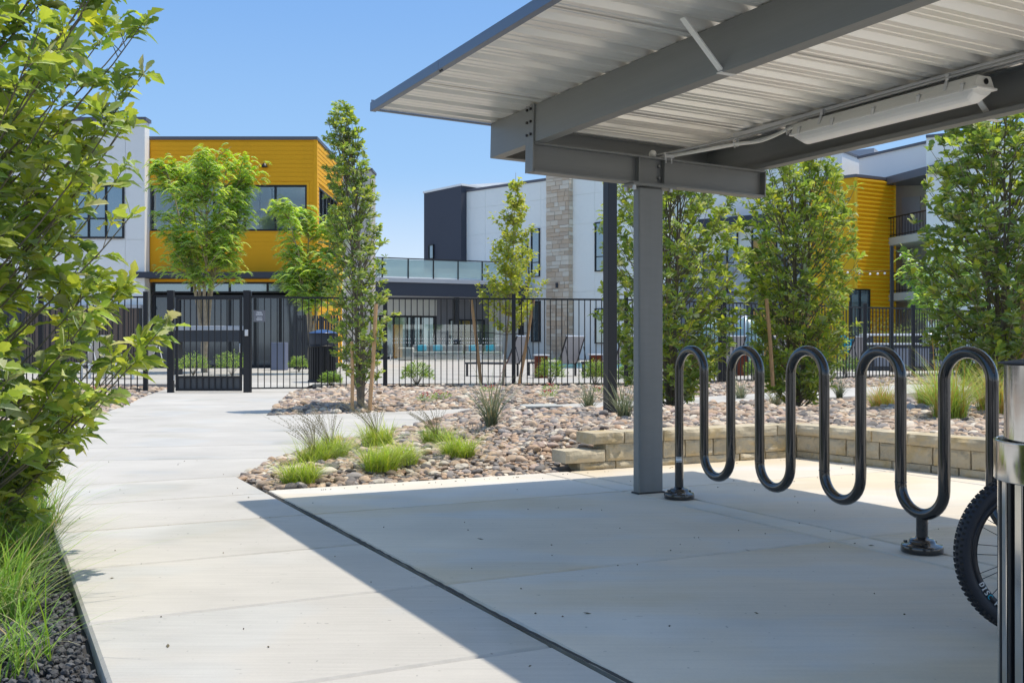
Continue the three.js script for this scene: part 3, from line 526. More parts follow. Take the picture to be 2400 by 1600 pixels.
{ // pool hours notice
  const cv = document.createElement('canvas'); cv.width = cv.height = 256; const c = cv.getContext('2d');
  c.fillStyle = '#77777b'; c.fillRect(0, 0, 256, 256); c.fillStyle = '#f0f0ee'; c.textAlign = 'center'; c.font = 'bold 46px sans-serif'; c.fillText('POOL', 128, 66); c.fillText('HOURS', 128, 112);
  for (const [y, w] of [[162, 92], [192, 140], [220, 120]]) for (let x = 128 - w / 2; x < 128 + w / 2; x += 13) c.fillRect(x, y - 8, 9, 13);
  const t = new THREE.CanvasTexture(cv); t.colorSpace = THREE.SRGBColorSpace;
  const s = thing('notice_sign', 'small square grey notice reading POOL HOURS on the fence', 'sign', [sx(608.5, 21.4), sy(740.5, 21.4), 21.39]);
  part('plate', bx(.236, .236, .006), M.signGrey, s, [0, 0, .028]); part('print', new THREE.PlaneGeometry(.234, .234), std([1, 1, 1], .6, 0, { map: t }), s, [0, 0, .0335]);
}
// ---------------------------------------------------------------- leaves, branches
function leafTpl(out, fold, curl, seg = null) { // half outline [[x, y]...] along the midrib, unit length
  const t = []; const z = (x, y) => fold * Math.abs(x) - curl * y * y;
  for (let i = 0; i < out.length - 1; i++) { const [x0, y0] = out[i], [x1, y1] = out[i + 1]; for (const s of [-1, 1]) { const a = [0, y0, z(0, y0)], b = [s * x0, y0, z(x0, y0)], c = [s * x1, y1, z(x1, y1)], d = [0, y1, z(0, y1)]; const q = s > 0 ? [a, b, c, d] : [a, d, c, b]; if (s > 0) { if (x0 > 0) t.push([q[0], q[1], q[2]]); if (x1 > 0) t.push([q[0], q[2], q[3]]); else if (x0 > 0) t.push(); if (!(x1 > 0) && !(x0 > 0)) continue; } else { if (x1 > 0) t.push([q[0], q[1], q[2]]); if (x0 > 0) t.push([q[0], q[2], q[3]]); } } }
  return t;
}
const OAK = leafTpl([[.008, 0], [.012, .1], [.07, .17], [.17, .24], [.12, .33], [.27, .46], [.17, .53], [.33, .70], [.22, .76], [.2, .90], [.07, .96], [0, 1]], .35, .3);
const OAKB = leafTpl([[.01, 0], [.012, .1], [.12, .2], [.11, .33], [.22, .42], [.17, .55], [.27, .72], [.14, .92], [0, 1]], .2, -.15);
const OAKC = leafTpl([[.008, 0], [.012, .12], [.1, .2], [.08, .33], [.2, .48], [.13, .57], [.22, .74], [.1, .9], [0, 1]], .6, .65);
const OAKS = leafTpl([[.01, 0], [.16, .24], [.11, .36], [.27, .52], [.20, .62], [.28, .76], [0, 1]], .3, .25);
const OVAL = leafTpl([[.01, 0], [.24, .35], [.22, .65], [0, 1]], .25, .2);
const LANCE = leafTpl([[.01, 0], [.13, .4], [0, 1]], .2, .3);
const tplGeo = new Map();
const geoOf = (tpl) => { if (!tplGeo.has(tpl)) { const t = new Tris(); for (const q of tpl) t.tri(...q); tplGeo.set(tpl, t.build()); } return tplGeo.get(tpl); };
const _m = new THREE.Matrix4(), _v = new V3();
class Leaves {
  constructor(r) { this.r = r; this.l = []; }
  add(pos, dir, size, col, tpl, mi = 0) {
    const r = this.r, y = dir.clone().normalize(), up = new V3(rr(-.9, .9, r), 1, rr(-.7, 1.0, r)); let z = up.addScaledVector(y, -up.dot(y)); if (z.lengthSq() < 1e-3) z = new V3(1, 0, 0).addScaledVector(y, -y.x); z.normalize();
    const x = new V3().crossVectors(y, z); const m = new THREE.Matrix4().makeBasis(x, y, z); m.scale(new V3(size * rr(.85, 1.1, r), size, size)); m.setPosition(pos); this.l.push({ m, col, tpl, mi, pos: pos.clone() });
  }
  geo(list = this.l) {
    let n = 0; for (const a of list) n += a.tpl.length * 3; const p = new Float32Array(n * 3), c = new Float32Array(n * 3); let o = 0;
    for (const a of list) for (const t of a.tpl) for (const q of t) { _v.set(...q).applyMatrix4(a.m); p[o] = _v.x; p[o + 1] = _v.y; p[o + 2] = _v.z; c[o] = a.col[0]; c[o + 1] = a.col[1]; c[o + 2] = a.col[2]; o += 3; }
    const g = new THREE.BufferGeometry(); g.setAttribute('position', new THREE.BufferAttribute(p, 3)); g.setAttribute('color', new THREE.BufferAttribute(c, 3)); g.setAttribute('uv', new THREE.BufferAttribute(new Float32Array(n * 2), 2)); g.computeVertexNormals(); return g;
  }
  // the leaves nearest the camera become parts of their own, the rest one crown
  place(tree, n, mat, mats) {
    const cam = tree.worldToLocal(new V3(0, 1, 0)); this.l.sort((a, b) => a.pos.distanceToSquared(cam) - b.pos.distanceToSquared(cam));
    for (const a of this.l.slice(0, n)) { const m = part('leaf', geoOf(a.tpl), mats[a.mi % mats.length], tree); a.m.decompose(m.position, m.quaternion, m.scale); }
    const k = part('crown', this.geo(this.l.slice(n)), mat, tree); k.userData.kind = 'stuff'; return k;
  }
}
const oakCols = [[.29, .40, .045], [.42, .53, .05], [.20, .30, .04], [.62, .68, .055], [.54, .56, .25]];
const pick = (r, w) => { let t = r() * w.reduce((a, b) => a + b, 0); for (let i = 0; i < w.length; i++) if ((t -= w[i]) < 0) return i; return 0; };
const vary = (c, r, k = .25) => { const s = rr(1 - k, 1 + k, r), h = rr(-.12, .12, r); return [c[0] * s * (1 + h), c[1] * s, c[2] * s * (1 - h)]; };
const prof = (P, t) => { for (let i = 0; i < P.length - 1; i++) if (t <= P[i + 1][0]) return lerp(P[i][1], P[i + 1][1], (t - P[i][0]) / (P[i + 1][0] - P[i][0])); return P.at(-1)[1]; };
function oak(o) {
  const r = rng(o.seed), tree = thing('oak_tree', o.label, 'tree', [o.x, o.y, o.d], 0, o.group); tree.updateMatrixWorld(true);
  const H = o.h, lean = o.lean ?? [0, 0], ax = (t) => new V3(lean[0] * t * t, 0, lean[1] * t * t), wood = [], lv = new Leaves(r), br = [];
  const stems = []; const ns = o.stems ?? 3;
  for (let k = 0; k < ns; k++) {
    const a = k / ns * 6.28 + r(), sp = ns === 1 ? 0 : rr(.10, .32, r) * prof(o.prof, .5), pts = [], rad = [], top = ns === 1 ? .98 : rr(.72, .98, r);
    for (let i = 0; i <= 9; i++) { const t = i / 9 * top, s = Math.pow(t, .6) * sp, p = ax(t); pts.push(new V3(p.x + Math.cos(a) * (s + .012) + rr(-.015, .015, r), t * H - (i ? 0 : .08), p.z + Math.sin(a) * (s + .012) + rr(-.015, .015, r))); rad.push(lerp(o.trunk ?? .032, .004, Math.pow(t, .8))); }
    stems.push(pts); wood.push(tube(pts, rad, 7));
  }
  part('trunk', merge(wood), o.bark ?? M.bark, tree);
  const bw = [];
  for (let k = 0; k < o.branches; k++) {
    const t = o.t0 + (1 - o.t0) * Math.pow((k + r()) / o.branches, o.pow ?? .92), a = k * 2.39996 + rr(-.5, .5, r), Rm = prof(o.prof, t) * (o.gap ? .72 + .42 * vn(a * 2 + 40, t * 9 + 40, 999, o.seed) : rr(.75, 1.05, r)), c = ax(t);
    const end = new V3(c.x + Math.cos(a) * Rm, t * H + rr(-.05, .05, r), c.z + Math.sin(a) * Rm), st = stems[Math.floor(r() * ns)], ts = Math.max(.03, t - (o.rise ?? .6) * Rm / H - .04), si = st[Math.min(8, Math.floor(ts * 9))], s2 = st[Math.min(9, Math.floor(ts * 9) + 1)], start = si.clone().lerp(s2, ts * 9 % 1);
    const mid = start.clone().lerp(end, .55).add(new V3(Math.cos(a) * Rm * .12, -.04 * Rm, Math.sin(a) * Rm * .12)), cur = new THREE.QuadraticBezierCurve3(start, mid, end);
    const pts = cur.getPoints(5); bw.push(tube(pts, pts.map((_, i) => lerp(o.br ?? .009, .0022, i / 5)), 5, false));
    for (let j = 0; j < o.ros; j++) {
      const q = j === 0 ? 1 : rr(.25, .97, r), p = cur.getPoint(q), tg = cur.getTangent(q), off = j === 0 ? 0 : rr(.03, .16, r) * (o.off ?? 1), dir = tg.clone().multiplyScalar(.6).add(new V3(rr(-1, 1, r), rr(-.25, .9, r), rr(-1, 1, r)).multiplyScalar(.7)).normalize(), tip = p.clone().addScaledVector(dir, off);
      if (off) bw.push(tube([p, tip], [.0022, .0014], 4, false));
      const n = Math.round(o.per * rr(.7, 1.3, r)), young = r() < (o.young ?? .25), dead = false;
      for (let i = 0; i < n; i++) {
        const f = i / n, al = i * 2.4 + r(), out = lerp(1.15, .25, f) * rr(.7, 1.2, r), sd = new V3(Math.cos(al), 0, Math.sin(al)); const ld = dir.clone().multiplyScalar(.8).addScaledVector(sd, out).add(new V3(0, rr(-.45, .15, r), 0));
        const ci = pick(r, young ? [.6, 1.5, .1, 2.6, .3] : [2, 1.6, 1.3, .35, .6]);
        lv.add(tip.clone().addScaledVector(dir, -.045 * (1 - f) * (o.off ?? 1)), ld, o.leaf * rr(.5, 1.2, r), vary((o.cols ?? oakCols)[ci], r), o.tpl[Math.floor(r() * o.tpl.length)], ci);
      }
    }
  }
  part('branches', merge(bw), o.bark ?? M.bark, tree);
  lv.place(tree, o.indiv ?? 0, leafM, plainLeaf); return tree;
}
const col = [[0, .35], [.12, .75], [.35, 1], [.6, .95], [.8, .7], [.93, .4], [1, .12]].map(([a, b]) => [a, b]), scaleP = (P, k) => P.map(([a, b]) => [a, b * k]);
// near tree at the left edge
oak({ label: 'large leafy oak at the left edge, its branches overhanging the walk', x: -2.62, y: -.06, d: 4.5, h: 3.5, seed: 3, stems: 4, trunk: .04, branches: 225, t0: .08, pow: 1, ros: 9, per: 9, leaf: .098, tpl: [OAK, OAKB, OAKC, OAKC], indiv: 300, rise: .7, off: 1.1, br: .007, young: .6, gap: 1,
  prof: [[0, .35], [.12, .55], [.2, .70], [.27, .98], [.34, 1.02], [.42, .88], [.48, .84], [.56, .88], [.63, 1.05], [.7, 1.05], [.85, .9], [1, .4]] });
oak({ label: 'slender dark columnar oak by a wooden stake, in front of the fence', x: sx(845, 15.6), y: .03, d: 15.6, h: 4.55, lean: [-.30, 0], seed: 11, stems: 2, trunk: .045, branches: 170, t0: .12, ros: 5, per: 9, leaf: .085, tpl: [OAKS], indiv: 150, young: .3, off: .8, gap: 1, group: 'columnar oaks', prof: [[0, .25], [.15, .36], [.3, .46], [.6, .42], [.8, .33], [.93, .24], [1, .1]] });
oak({ label: 'broad oak partly hidden behind the grey canopy column', x: sx(1572, 14.2), y: .02, d: 14.2, h: 4.1, seed: 22, stems: 5, trunk: .03, branches: 200, t0: .1, pow: .95, ros: 7, per: 8, leaf: .11, tpl: [OAKS, OAKB, OAKC], indiv: 250, young: .5, group: 'columnar oaks', gap: 1, prof: [[0, .25], [.15, .62], [.3, .88], [.5, 1.05], [.75, .95], [1, .4]] });
oak({ label: 'oak with loose arching shoots behind the middle loops of the rack', x: sx(1868, 15), y: -.01, d: 15, h: 3.95, seed: 33, stems: 4, trunk: .03, branches: 195, t0: .08, pow: .95, ros: 7, per: 8, leaf: .105, tpl: [OAKS, OAKB, OAKC], indiv: 250, young: .45, group: 'columnar oaks', gap: 1, prof: [[0, .3], [.15, .55], [.35, .78], [.55, .86], [.8, .8], [1, .35]] });
oak({ label: 'dense dark oak at the right edge above the litter bin', x: sx(2345, 12.4), y: .17, d: 12.4, h: 3.9, seed: 44, stems: 4, trunk: .035, branches: 220, t0: .12, pow: .95, ros: 7, per: 8, leaf: .115, tpl: [OAKS, OAKB, OAK], indiv: 250, young: .25, group: 'columnar oaks', gap: 1, prof: [[0, .25], [.12, .6], [.3, .85], [.5, .95], [.8, .85], [1, .45]] });
// young staked tree with small bright leaves
function wispy(o) {
  const r = rng(o.seed), tree = thing(o.name, o.label, 'tree', [o.x, o.y, o.d]); tree.updateMatrixWorld(true); const lv = new Leaves(r), bw = [], st = [];
  for (let i = 0; i <= 12; i++) { const t = i / 12; st.push(new V3(Math.sin(t * 5 + o.seed) * .03 + o.lean * t, t * o.h - (i ? 0 : .06), Math.cos(t * 4) * .02)); }
  part('trunk', tube(st, st.map((_, i) => lerp(o.trunk, .004, Math.pow(i / 12, .75))), 8), M.paleBark, tree);
  for (let k = 0; k < o.branches; k++) {
    const t = lerp(o.t0, .97, (k + r()) / o.branches), a = k * 2.4 + rr(-.4, .4, r), L = prof(o.prof, t) * rr(.6, 1.08, r), s = st[Math.floor(t * 11.99)].clone(), end = s.clone().add(new V3(Math.cos(a) * L, L * rr(.75, 1.5, r), Math.sin(a) * L)), mid = s.clone().lerp(end, .5).add(new V3(Math.cos(a) * L * .15, -.1 * L, Math.sin(a) * L * .15)), cur = new THREE.QuadraticBezierCurve3(s, mid, end), pts = cur.getPoints(5);
    bw.push(tube(pts, pts.map((_, i) => lerp(.008, .002, i / 5)), 5, false));
    const n = Math.round(o.density * (L + .15));
    for (let j = 0; j < n; j++) { const q = rr(.12, 1.03, r), p = cur.getPoint(Math.min(1, q)).add(new V3(rr(-.06, .06, r), rr(-.06, .08, r), rr(-.06, .06, r))); lv.add(p, new V3(rr(-1, 1, r), rr(-.5, .9, r), rr(-1, 1, r)), o.leaf * rr(.6, 1.2, r), vary(o.cols[Math.floor(r() * o.cols.length)], r), OVAL); }
  }
  part('branches', merge(bw), M.paleBark, tree); part('crown', lv.geo(), softLeafM, tree).userData.kind = 'stuff'; return tree;
}
wispy({ name: 'young_tree', label: 'young yellow-green tree tied between two stakes behind the fence', x: sx(1181, 23.1), y: .03, d: 23.1, h: 4.75, lean: .28, seed: 5, trunk: .035, branches: 74, t0: .28, density: 85, leaf: .115, cols: [[.56, .58, .025], [.64, .64, .035], [.46, .52, .03], [.36, .44, .04]], prof: [[0, .5], [.3, .85], [.5, .66], [.7, .42], [1, .12]] });
// feathery trees in front of the yellow building
function feathery(o) {
  const r = rng(o.seed), tree = thing('locust_tree', o.label, 'tree', [o.x, o.y, o.d], 0, 'feathery trees by the yellow building'); tree.updateMatrixWorld(true); const t = new Tris(), wood = [], bw = [];
  for (let k = 0; k < o.limbs; k++) {
    const a = k / o.limbs * 6.28 + rr(-.4, .4, r), sp = o.rad * rr(.35, .75, r), pts = []; for (let i = 0; i <= 8; i++) { const q = i / 8; pts.push(new V3(Math.cos(a) * sp * Math.pow(q, 1.6) + rr(-.04, .04, r), q * o.h * rr(.86, .9, r) - (i ? 0 : .06), Math.sin(a) * sp * Math.pow(q, 1.6) + rr(-.04, .04, r))); }
    wood.push(tube(pts, pts.map((_, i) => lerp(o.trunk, .012, Math.pow(i / 8, .7))), 7));
    for (let b = 0; b < o.boughs; b++) {
      const q = rr(.38, 1, r), s = pts[Math.min(7, Math.floor(q * 8))].clone().lerp(pts[Math.min(8, Math.floor(q * 8) + 1)], q * 8 % 1), ba = a + rr(-2, 2, r), L = o.rad * rr(.25, .7, r) * (1.15 - .45 * q), end = s.clone().add(new V3(Math.cos(ba) * L, L * rr(.3, 1.1, r), Math.sin(ba) * L)), cur = new THREE.QuadraticBezierCurve3(s, s.clone().lerp(end, .5).add(new V3(0, .2 * L, 0)), end), bp = cur.getPoints(5);
      bw.push(tube(bp, bp.map((_, i) => lerp(.022, .005, i / 5)), 5, false));
      for (let f = 0; f < o.fronds; f++) {
        const p = cur.getPoint(rr(.3, 1, r)).add(new V3(rr(-.2, .2, r), rr(-.16, .2, r), rr(-.2, .2, r))), fa = r() * 6.28, fl = rr(.22, .42, r), c = vary(o.cols[Math.floor(r() * o.cols.length)], r, .2), side = new V3(-Math.sin(fa), 0, Math.cos(fa)), ox = Math.cos(fa), oz = Math.sin(fa);
        for (let j = 1; j <= 9; j++) { const w = j / 9, px = p.x + ox * fl * w * .8, py = p.y + fl * (.5 * w - .8 * w * w), pz = p.z + oz * fl * w * .8; for (const sd of [-1, 1]) { const ll = .10 * (1.1 - .4 * w), ex = px + side.x * sd * ll + ox * ll * .5, ey = py - ll * rr(.2, .6, r), ez = pz + side.z * sd * ll + oz * ll * .5, hw = .022; t.tri([px - ox * hw, py, pz - oz * hw], [px + ox * hw * 1.6, py - .004, pz + oz * hw * 1.6], [ex, ey, ez], c); } }
      }
    }
  }
  part('trunk', merge(wood), M.paleBark, tree); part('branches', merge(bw), M.paleBark, tree); part('crown', t.build(), softLeafM, tree).userData.kind = 'stuff'; return tree;
}
const limeCols = [[.50, .68, .015], [.58, .74, .02], [.38, .56, .02], [.66, .78, .03]];
feathery({ label: 'tall feathery lime-green tree in front of the yellow front', x: sx(478, 32.5), y: .1, d: 32.5, h: 7.3, rad: 1.85, trunk: .085, limbs: 5, boughs: 30, fronds: 24, seed: 8, cols: limeCols });
feathery({ label: 'smaller feathery lime-green tree before the yellow corner', x: sx(728, 31), y: .1, d: 31, h: 5.3, rad: 1.1, trunk: .06, limbs: 3, boughs: 28, fronds: 22, seed: 9, cols: limeCols });
feathery({ label: 'feathery pale green tree below the far balconies', x: sx(2200, 40), y: .1, d: 40, h: 4.6, rad: 1.7, trunk: .06, limbs: 3, boughs: 20, fronds: 20, seed: 10, cols: limeCols });
// ---------------------------------------------------------------- tree stakes
function stake(label, a, b, rad, group) { return solo('tree_stake', metre(tube([a, [(a[0] + b[0]) / 2 + .008, (a[1] + b[1]) / 2, (a[2] + b[2]) / 2], b], [rad, rad * .97, rad * .93], 12)), M.wood, label, 'stake', undefined, undefined, group); }
const SG = 'wooden tree stakes';
{ const d = 15.3, p = (px, py, dd = d) => [sx(px, dd), sy(py, dd), -dd];
  stake('brown wooden stake leaning beside the slender dark oak', p(866, 962), p(881, 712), .030, SG);
  stake('short weathered stake half hidden under the slender dark oak', p(825, 962), p(824, 800), .026, SG);
  const q = (px, py) => p(px, py, 23.0); stake('left stake of the young yellow-green tree', q(1128, 905), q(1104, 699), .036, SG); stake('right stake of the young yellow-green tree', q(1216, 905), q(1251, 700), .036, SG);
  const s = (px, py) => p(px, py, 14.4); stake('wooden stake rising between the second and third rack loops', s(1812, 905), s(1797, 700), .028, SG); stake('wooden stake seen through the first rack loop', s(1598, 905), s(1606, 830), .028, SG);
  const w = (px, py) => p(px, py, 12); stake('wooden stake behind the litter bin at the right edge', w(2400, 900), w(2397, 640), .03, SG);
  solo('tree_tie', tube([q(1111, 778), q(1150, 780), q(1182, 784), q(1210, 782), q(1241, 780)], .008, 6), M.black, 'black tie strap from the young tree to its stakes', 'tie');
}
// ---------------------------------------------------------------- square posts
{
  const d = 10.9, x = sx(1430, d), g = thing('square_post', 'black square lamp post standing in the river rock beside the canopy', 'post', [x, 0, d], TH);
  part('shaft', new RoundedBoxGeometry(.108, 3.0, .108, 2, .006), M.black, g, [0, 1.5, 0]); part('cap', rbx(.115, .02, .115, .005), M.black, g, [0, 3.0, 0]); part('cover_plate', rbx(.006, .14, .055, .003), M.charcoal, g, [-.056, .26, 0]);
}
{
  const d = 33, x = sx(2091, d), g = thing('string_light_pole', 'thin black pole carrying string lights beyond the fence', 'pole', [x, .1, d]);
  part('shaft', rbx(.09, sy(577, d) - .1, .09, .006), M.black, g, [0, (sy(577, d) - .1) / 2, 0]); part('cap', rbx(.1, .02, .1, .004), M.black, g, [0, sy(577, d) - .09, 0]);
  const s = thing('string_lights', 'string of round bulbs hung from the thin black pole', 'string lights', [0, 0, 0]);
  const runs = [[[x, sy(582, d), -d], [sx(2150, 36), sy(610, 36), -36], [sx(2230, 40), sy(632, 40), -40]], [[x, sy(633, d), -d], [sx(2040, 33), sy(636, 33), -33], [sx(1960, 33), sy(630, 33), -33]]];
  for (const rn of runs) { const cv = new THREE.CatmullRomCurve3(rn.map((p) => new V3(...p))); part('wire', tube(cv.getPoints(24), .008, 5), M.black, s); for (let k = 1; k < 6; k++) { const p = cv.getPoint(k / 6); part('bulb', new THREE.SphereGeometry(.036, 12, 8), M.lens, s, [p.x, p.y - .08, p.z]); } }
}
// ---------------------------------------------------------------- grasses and low plants
function blades(o) {
  const r = rng(o.seed), t = new Tris();
  for (let i = 0; i < o.n; i++) {
    const a = r() * 6.28, b0 = o.base * Math.sqrt(r()), ba = r() * 6.28, L = o.h * (r() < .12 ? rr(1.05, 1.4, r) : rr(.4, 1.1, r)), out = (o.spread * rr(.25, 1.15, r)) * (o.bias ? 1 + .5 * Math.cos(a - o.bias) : 1), dr = o.droop * rr(.5, 1.3, r), w = o.w * rr(.7, 1.2, r), sxx = -Math.sin(a) * w / 2, szz = Math.cos(a) * w / 2, c = vary(o.cols[pick(r, o.wts)], r, .2), S = o.seg ?? 4; let pv = null;
    for (let k = 0; k <= S; k++) { const q = k / S, d = out * L * Math.pow(q, 1.5), x = Math.cos(ba) * b0 + Math.cos(a) * d, z = Math.sin(ba) * b0 + Math.sin(a) * d, y = L * (q - dr * q * q * .5) * Math.sqrt(Math.max(.15, 1 - out * out * .35)), f = 1 - .92 * Math.pow(q, 1.7), p = [[x - sxx * f, y, z - szz * f], [x + sxx * f, y, z + szz * f]]; if (pv) { t.tri(pv[0], pv[1], p[1], c); if (k < S || true) t.tri(pv[0], p[1], p[0], c); } pv = p; }
  }
  return t.build();
}
function stalks(n, h, seed, colr, head, bias = 3.1, out = .45) {
  const r = rng(seed), g = [], hd = []; for (let i = 0; i < n; i++) { const a = bias + rr(-1.9, 1.9, r), L = h * rr(.7, 1.1, r), o = out * rr(.4, 1.1, r) * L, pts = [0, .35, .7, 1].map((q) => new V3(Math.cos(a) * o * q * q, L * q * (1 - .12 * q), Math.sin(a) * o * q * q)); g.push(tube(pts, [.0013, .0011, .0009, .0007], 4, false)); for (let k = 0; k < head; k++) { const q = .72 + .28 * k / head, p = new V3(Math.cos(a) * o * q * q, L * q * (1 - .12 * q), Math.sin(a) * o * q * q); hd.push(at(new THREE.OctahedronGeometry(.0042, 0), p.x + rr(-.006, .006, r), p.y, p.z + rr(-.006, .006, r), 0, 0, 0, [.7, 1.5, .7])); } }
  return merge([...g, ...hd]);
}
const limeGrass = [[.40, .54, .025], [.52, .62, .035], [.28, .40, .03], [.56, .52, .16]], yuccaCols = [[.17, .20, .11], [.23, .26, .15], [.13, .17, .08], [.32, .29, .16]], strawCols = [[.33, .50, .04], [.46, .56, .06], [.60, .34, .08], [.50, .42, .14]];
const brownStem = std([.22, .19, .11], .9), pinkStem = std([.36, .16, .12], .85);
function plant(name, label, category, x, y, d, parts, group) { const g = thing(name, label, category, [x, y, d], 0, group); for (const [n, geo, m] of parts) part(n, geo, m, g); return g; }
const CG = 'lime grass tufts in the river rock';
[[703, 1112, .19, 'low lime grass tuft nearest the pointed tip of the rock bed', 0], [737, 1078, .22, 'lime grass tuft second from the tip, with dark seed stalks', 1], [776, 1070, .25, 'tall lime grass tuft with seed stalks at the bed edge', 1], [884, 1050, .26, 'lime grass tuft at the back of the middle cluster', 1], [893, 1094, .24, 'broad lime grass tuft at the front of the middle cluster', 0], [938, 1086, .20, 'lime grass tuft on the right of the middle cluster', 0], [1074, 1074, .20, 'isolated bright lime grass tuft among the stones', 0], [1024, 1042, .19, 'darker green grass tuft behind the isolated lime one', 1]].forEach(([px, py, h, label, st], i) => {
  const d = .94 * F / (py - 805), x = sx(px, d), ps = [['blades', blades({ n: 640, base: .13, h: h * 1.3, spread: 1.15, droop: .8, w: .0052, cols: limeGrass, wts: i === 7 ? [1, .3, 3, .3] : [3, 3, 1.6, .8], seed: 60 + i }), bladeM]];
  if (st) ps.push(['seed_stalks', stalks(44, h * 1.9, 90 + i, 0, 5, 3.0, .85), brownStem]); plant('grass_tuft', label, 'grass', x, h1(x, d) + .01, d, ps, CG);
});
const YG = 'spiky yuccas in the rock beds';
[[1152, 1003, .44, 'spiky grey-green yucca at the back edge of the rock bed'], [1380, 968, .38, 'thin spiky yucca just left of the black square post', ], [1462, 985, .32, 'spiky yucca between the square post and the canopy column'], [1612, 948, .36, 'spiky yucca behind the first rack loop'], [1545, 946, .32, 'sparse yucca right beside the canopy column'], [1736, 942, .36, 'spiky yucca behind the second rack loop'], [1818, 958, .34, 'yucca with yellowing base left of the third rack loop'], [1886, 938, .36, 'spiky yucca behind the third rack loop'], [1968, 935, .36, 'spiky yucca between the third and fourth rack loops']].forEach(([px, py, h, label], i) => {
  let d = F / (py - 805); for (let k = 0; k < 6; k++) d = (1 - h1(sx(px, d), d)) * F / (py - 805); const x = sx(px, d), ps = [['blades', blades({ n: 120, base: .05, h: h * 1.45, spread: .95, droop: .35, w: .011, cols: yuccaCols, wts: [3, 2, 2, i === 6 ? 3 : .6], seed: 160 + i, seg: 5 }), bladeM]];
  if (i % 2 === 1 || i === 0) ps.push(['flower_stalk', stalks(2, h * 1.7, 200 + i, 0, 5, i, .35), pinkStem]); plant('yucca', label, 'yucca', x, h1(x, d), d, ps, YG);
});
[[2070, 968, .52, 'golden-based ornamental grass behind the fourth rack loop', [1.5, 1, 3, 2]], [2228, 985, .66, 'tall lime ornamental grass seen through the fifth rack loop', [3, 3, .8, 1]], [2175, 955, .55, 'loose green ornamental grass between the fourth and fifth loops', [3, 2, .5, 1]], [2330, 975, .6, 'straw-coloured ornamental grass beside the litter bin', [1.5, 2, 1.4, 2]]].forEach(([px, py, h, label, wts], i) => {
  let d = F / (py - 805); for (let k = 0; k < 6; k++) d = (1 - h1(sx(px, d), d)) * F / (py - 805); const x = sx(px, d);
  plant('ornamental_grass', label, 'grass', x, h1(x, d), d, [['blades', blades({ n: 620, base: .15, h: h * 1.25, spread: .85, droop: .8, w: .0065, cols: strawCols, wts, seed: 260 + i, seg: 5 }), bladeM]], 'tall grasses behind the rack');
});
[[-2.66, 5.75, .5, 'green grass clump farthest up the walk edge under the oak', 500], [-2.30, 4.75, .5, 'full green grass clump at the left edge by the black gravel', 650], [-1.98, 3.95, .48, 'bright green grass clump low at the left edge', 650], [-1.66, 3.35, .34, 'grass clump in the bottom left corner', 300], [-2.13, 4.3, .42, 'yellowing grass clump between the two fullest ones', 420]].forEach(([x, d, h, label, n], i) => {
  plant('walk_grass', label, 'grass', x, -.05, d, [['blades', blades({ n: Math.round(n * .62), base: .17, h: h * 1.05, spread: 1.0, droop: .85, w: .0055, cols: [[.22, .42, .025], [.32, .50, .035], [.15, .29, .03], [.55, .48, .20]], wts: [3, 3, 2, 1.6], seed: 360 + i, seg: 6 }), bladeM]], 'grass clumps along the walk');
});
function shrub(label, px, py, d, wpx, hpx, seed, cols, y0) {
  const r = rng(seed), lv = new Leaves(r), w = wpx / F * d / 1.75, h = hpx / F * d * 1.12, n = 1100, st = [];
  for (let k = 0; k < 16; k++) { const a = r() * 6.28, q = rr(.3, .9, r); st.push(tube([[0, 0, 0], [Math.cos(a) * w * q, h * rr(.6, .95, r), Math.sin(a) * w * q]], [.006, .002], 4, false)); }
  for (let i = 0; i < n; i++) { const a = r() * 6.28, el = Math.asin(rr(-.25, 1, r)), q = Math.pow(r(), .35) * (.75 + .4 * vn(a * 3 + 20, el * 4 + 20, 99, seed)), p = new V3(Math.cos(a) * Math.cos(el) * w * q, h * .42 + Math.sin(el) * h * .6 * q, Math.sin(a) * Math.cos(el) * w * q); p.y = Math.max(.02, p.y); lv.add(p, new V3(Math.cos(a), rr(.2, 1.4, r), Math.sin(a)), rr(.05, .1, r), vary(cols[Math.floor(r() * cols.length)], r), LANCE); }
  const x = sx(px, d), g = thing('shrub', label, 'shrub', [x, y0 ?? h2(x, d), d], 0, 'low green shrubs by the fence'); part('stems', merge(st), M.bark, g); part('foliage', lv.geo(), softLeafM, g).userData.kind = 'stuff';
}
const shrubCols = [[.22, .38, .03], [.32, .48, .035], [.15, .28, .03], [.38, .50, .05]];
[[977, 0, 23, 66, 52, 'round shrub behind the fence left of the young tree'], [1290, 0, 23.3, 62, 58, 'bright shrub behind the fence by the first wooden table'], [1395, 0, 23.4, 54, 56, 'bright shrub behind the fence close to the square post'], [1470, 0, 23.8, 40, 50, 'small shrub behind the fence beside the canopy column'], [1685, 0, 25.2, 46, 46, 'shrub behind the fence seen through the first loops'], [1770, 0, 25.6, 44, 46, 'shrub at the fence foot behind the second loop'], [1985, 0, 27.6, 60, 52, 'wide shrub at the fence foot behind the fourth loop'], [776, 0, 23, 44, 34, 'low shrub at the foot of the slatted pool bin']].forEach(([px, , d, w, h, label], i) => shrub(label, px, 0, d, w, h, 400 + i, shrubCols));
[[452, 29, 66, 48, 'left of the two shrubs seen through the gate'], [543, 29, 70, 52, 'right of the two shrubs seen through the gate'], [700, 33, 36, 34, 'small shrub beside the blue-grey planter box']].forEach(([px, d, w, h, label], i) => shrub(label, px, 0, d, w, h, 440 + i, shrubCols, .1));
[[2045, 36, 200, 110, 'yellow-green hedge-like shrub below the yellow ribbed tower'], [2150, 37, 110, 105, 'yellow-green shrub below the far balconies']].forEach(([px, d, w, h, label], i) => shrub(label, px, 0, d, w, h, 470 + i, [[.22, .32, .02], [.30, .38, .03]], .1));
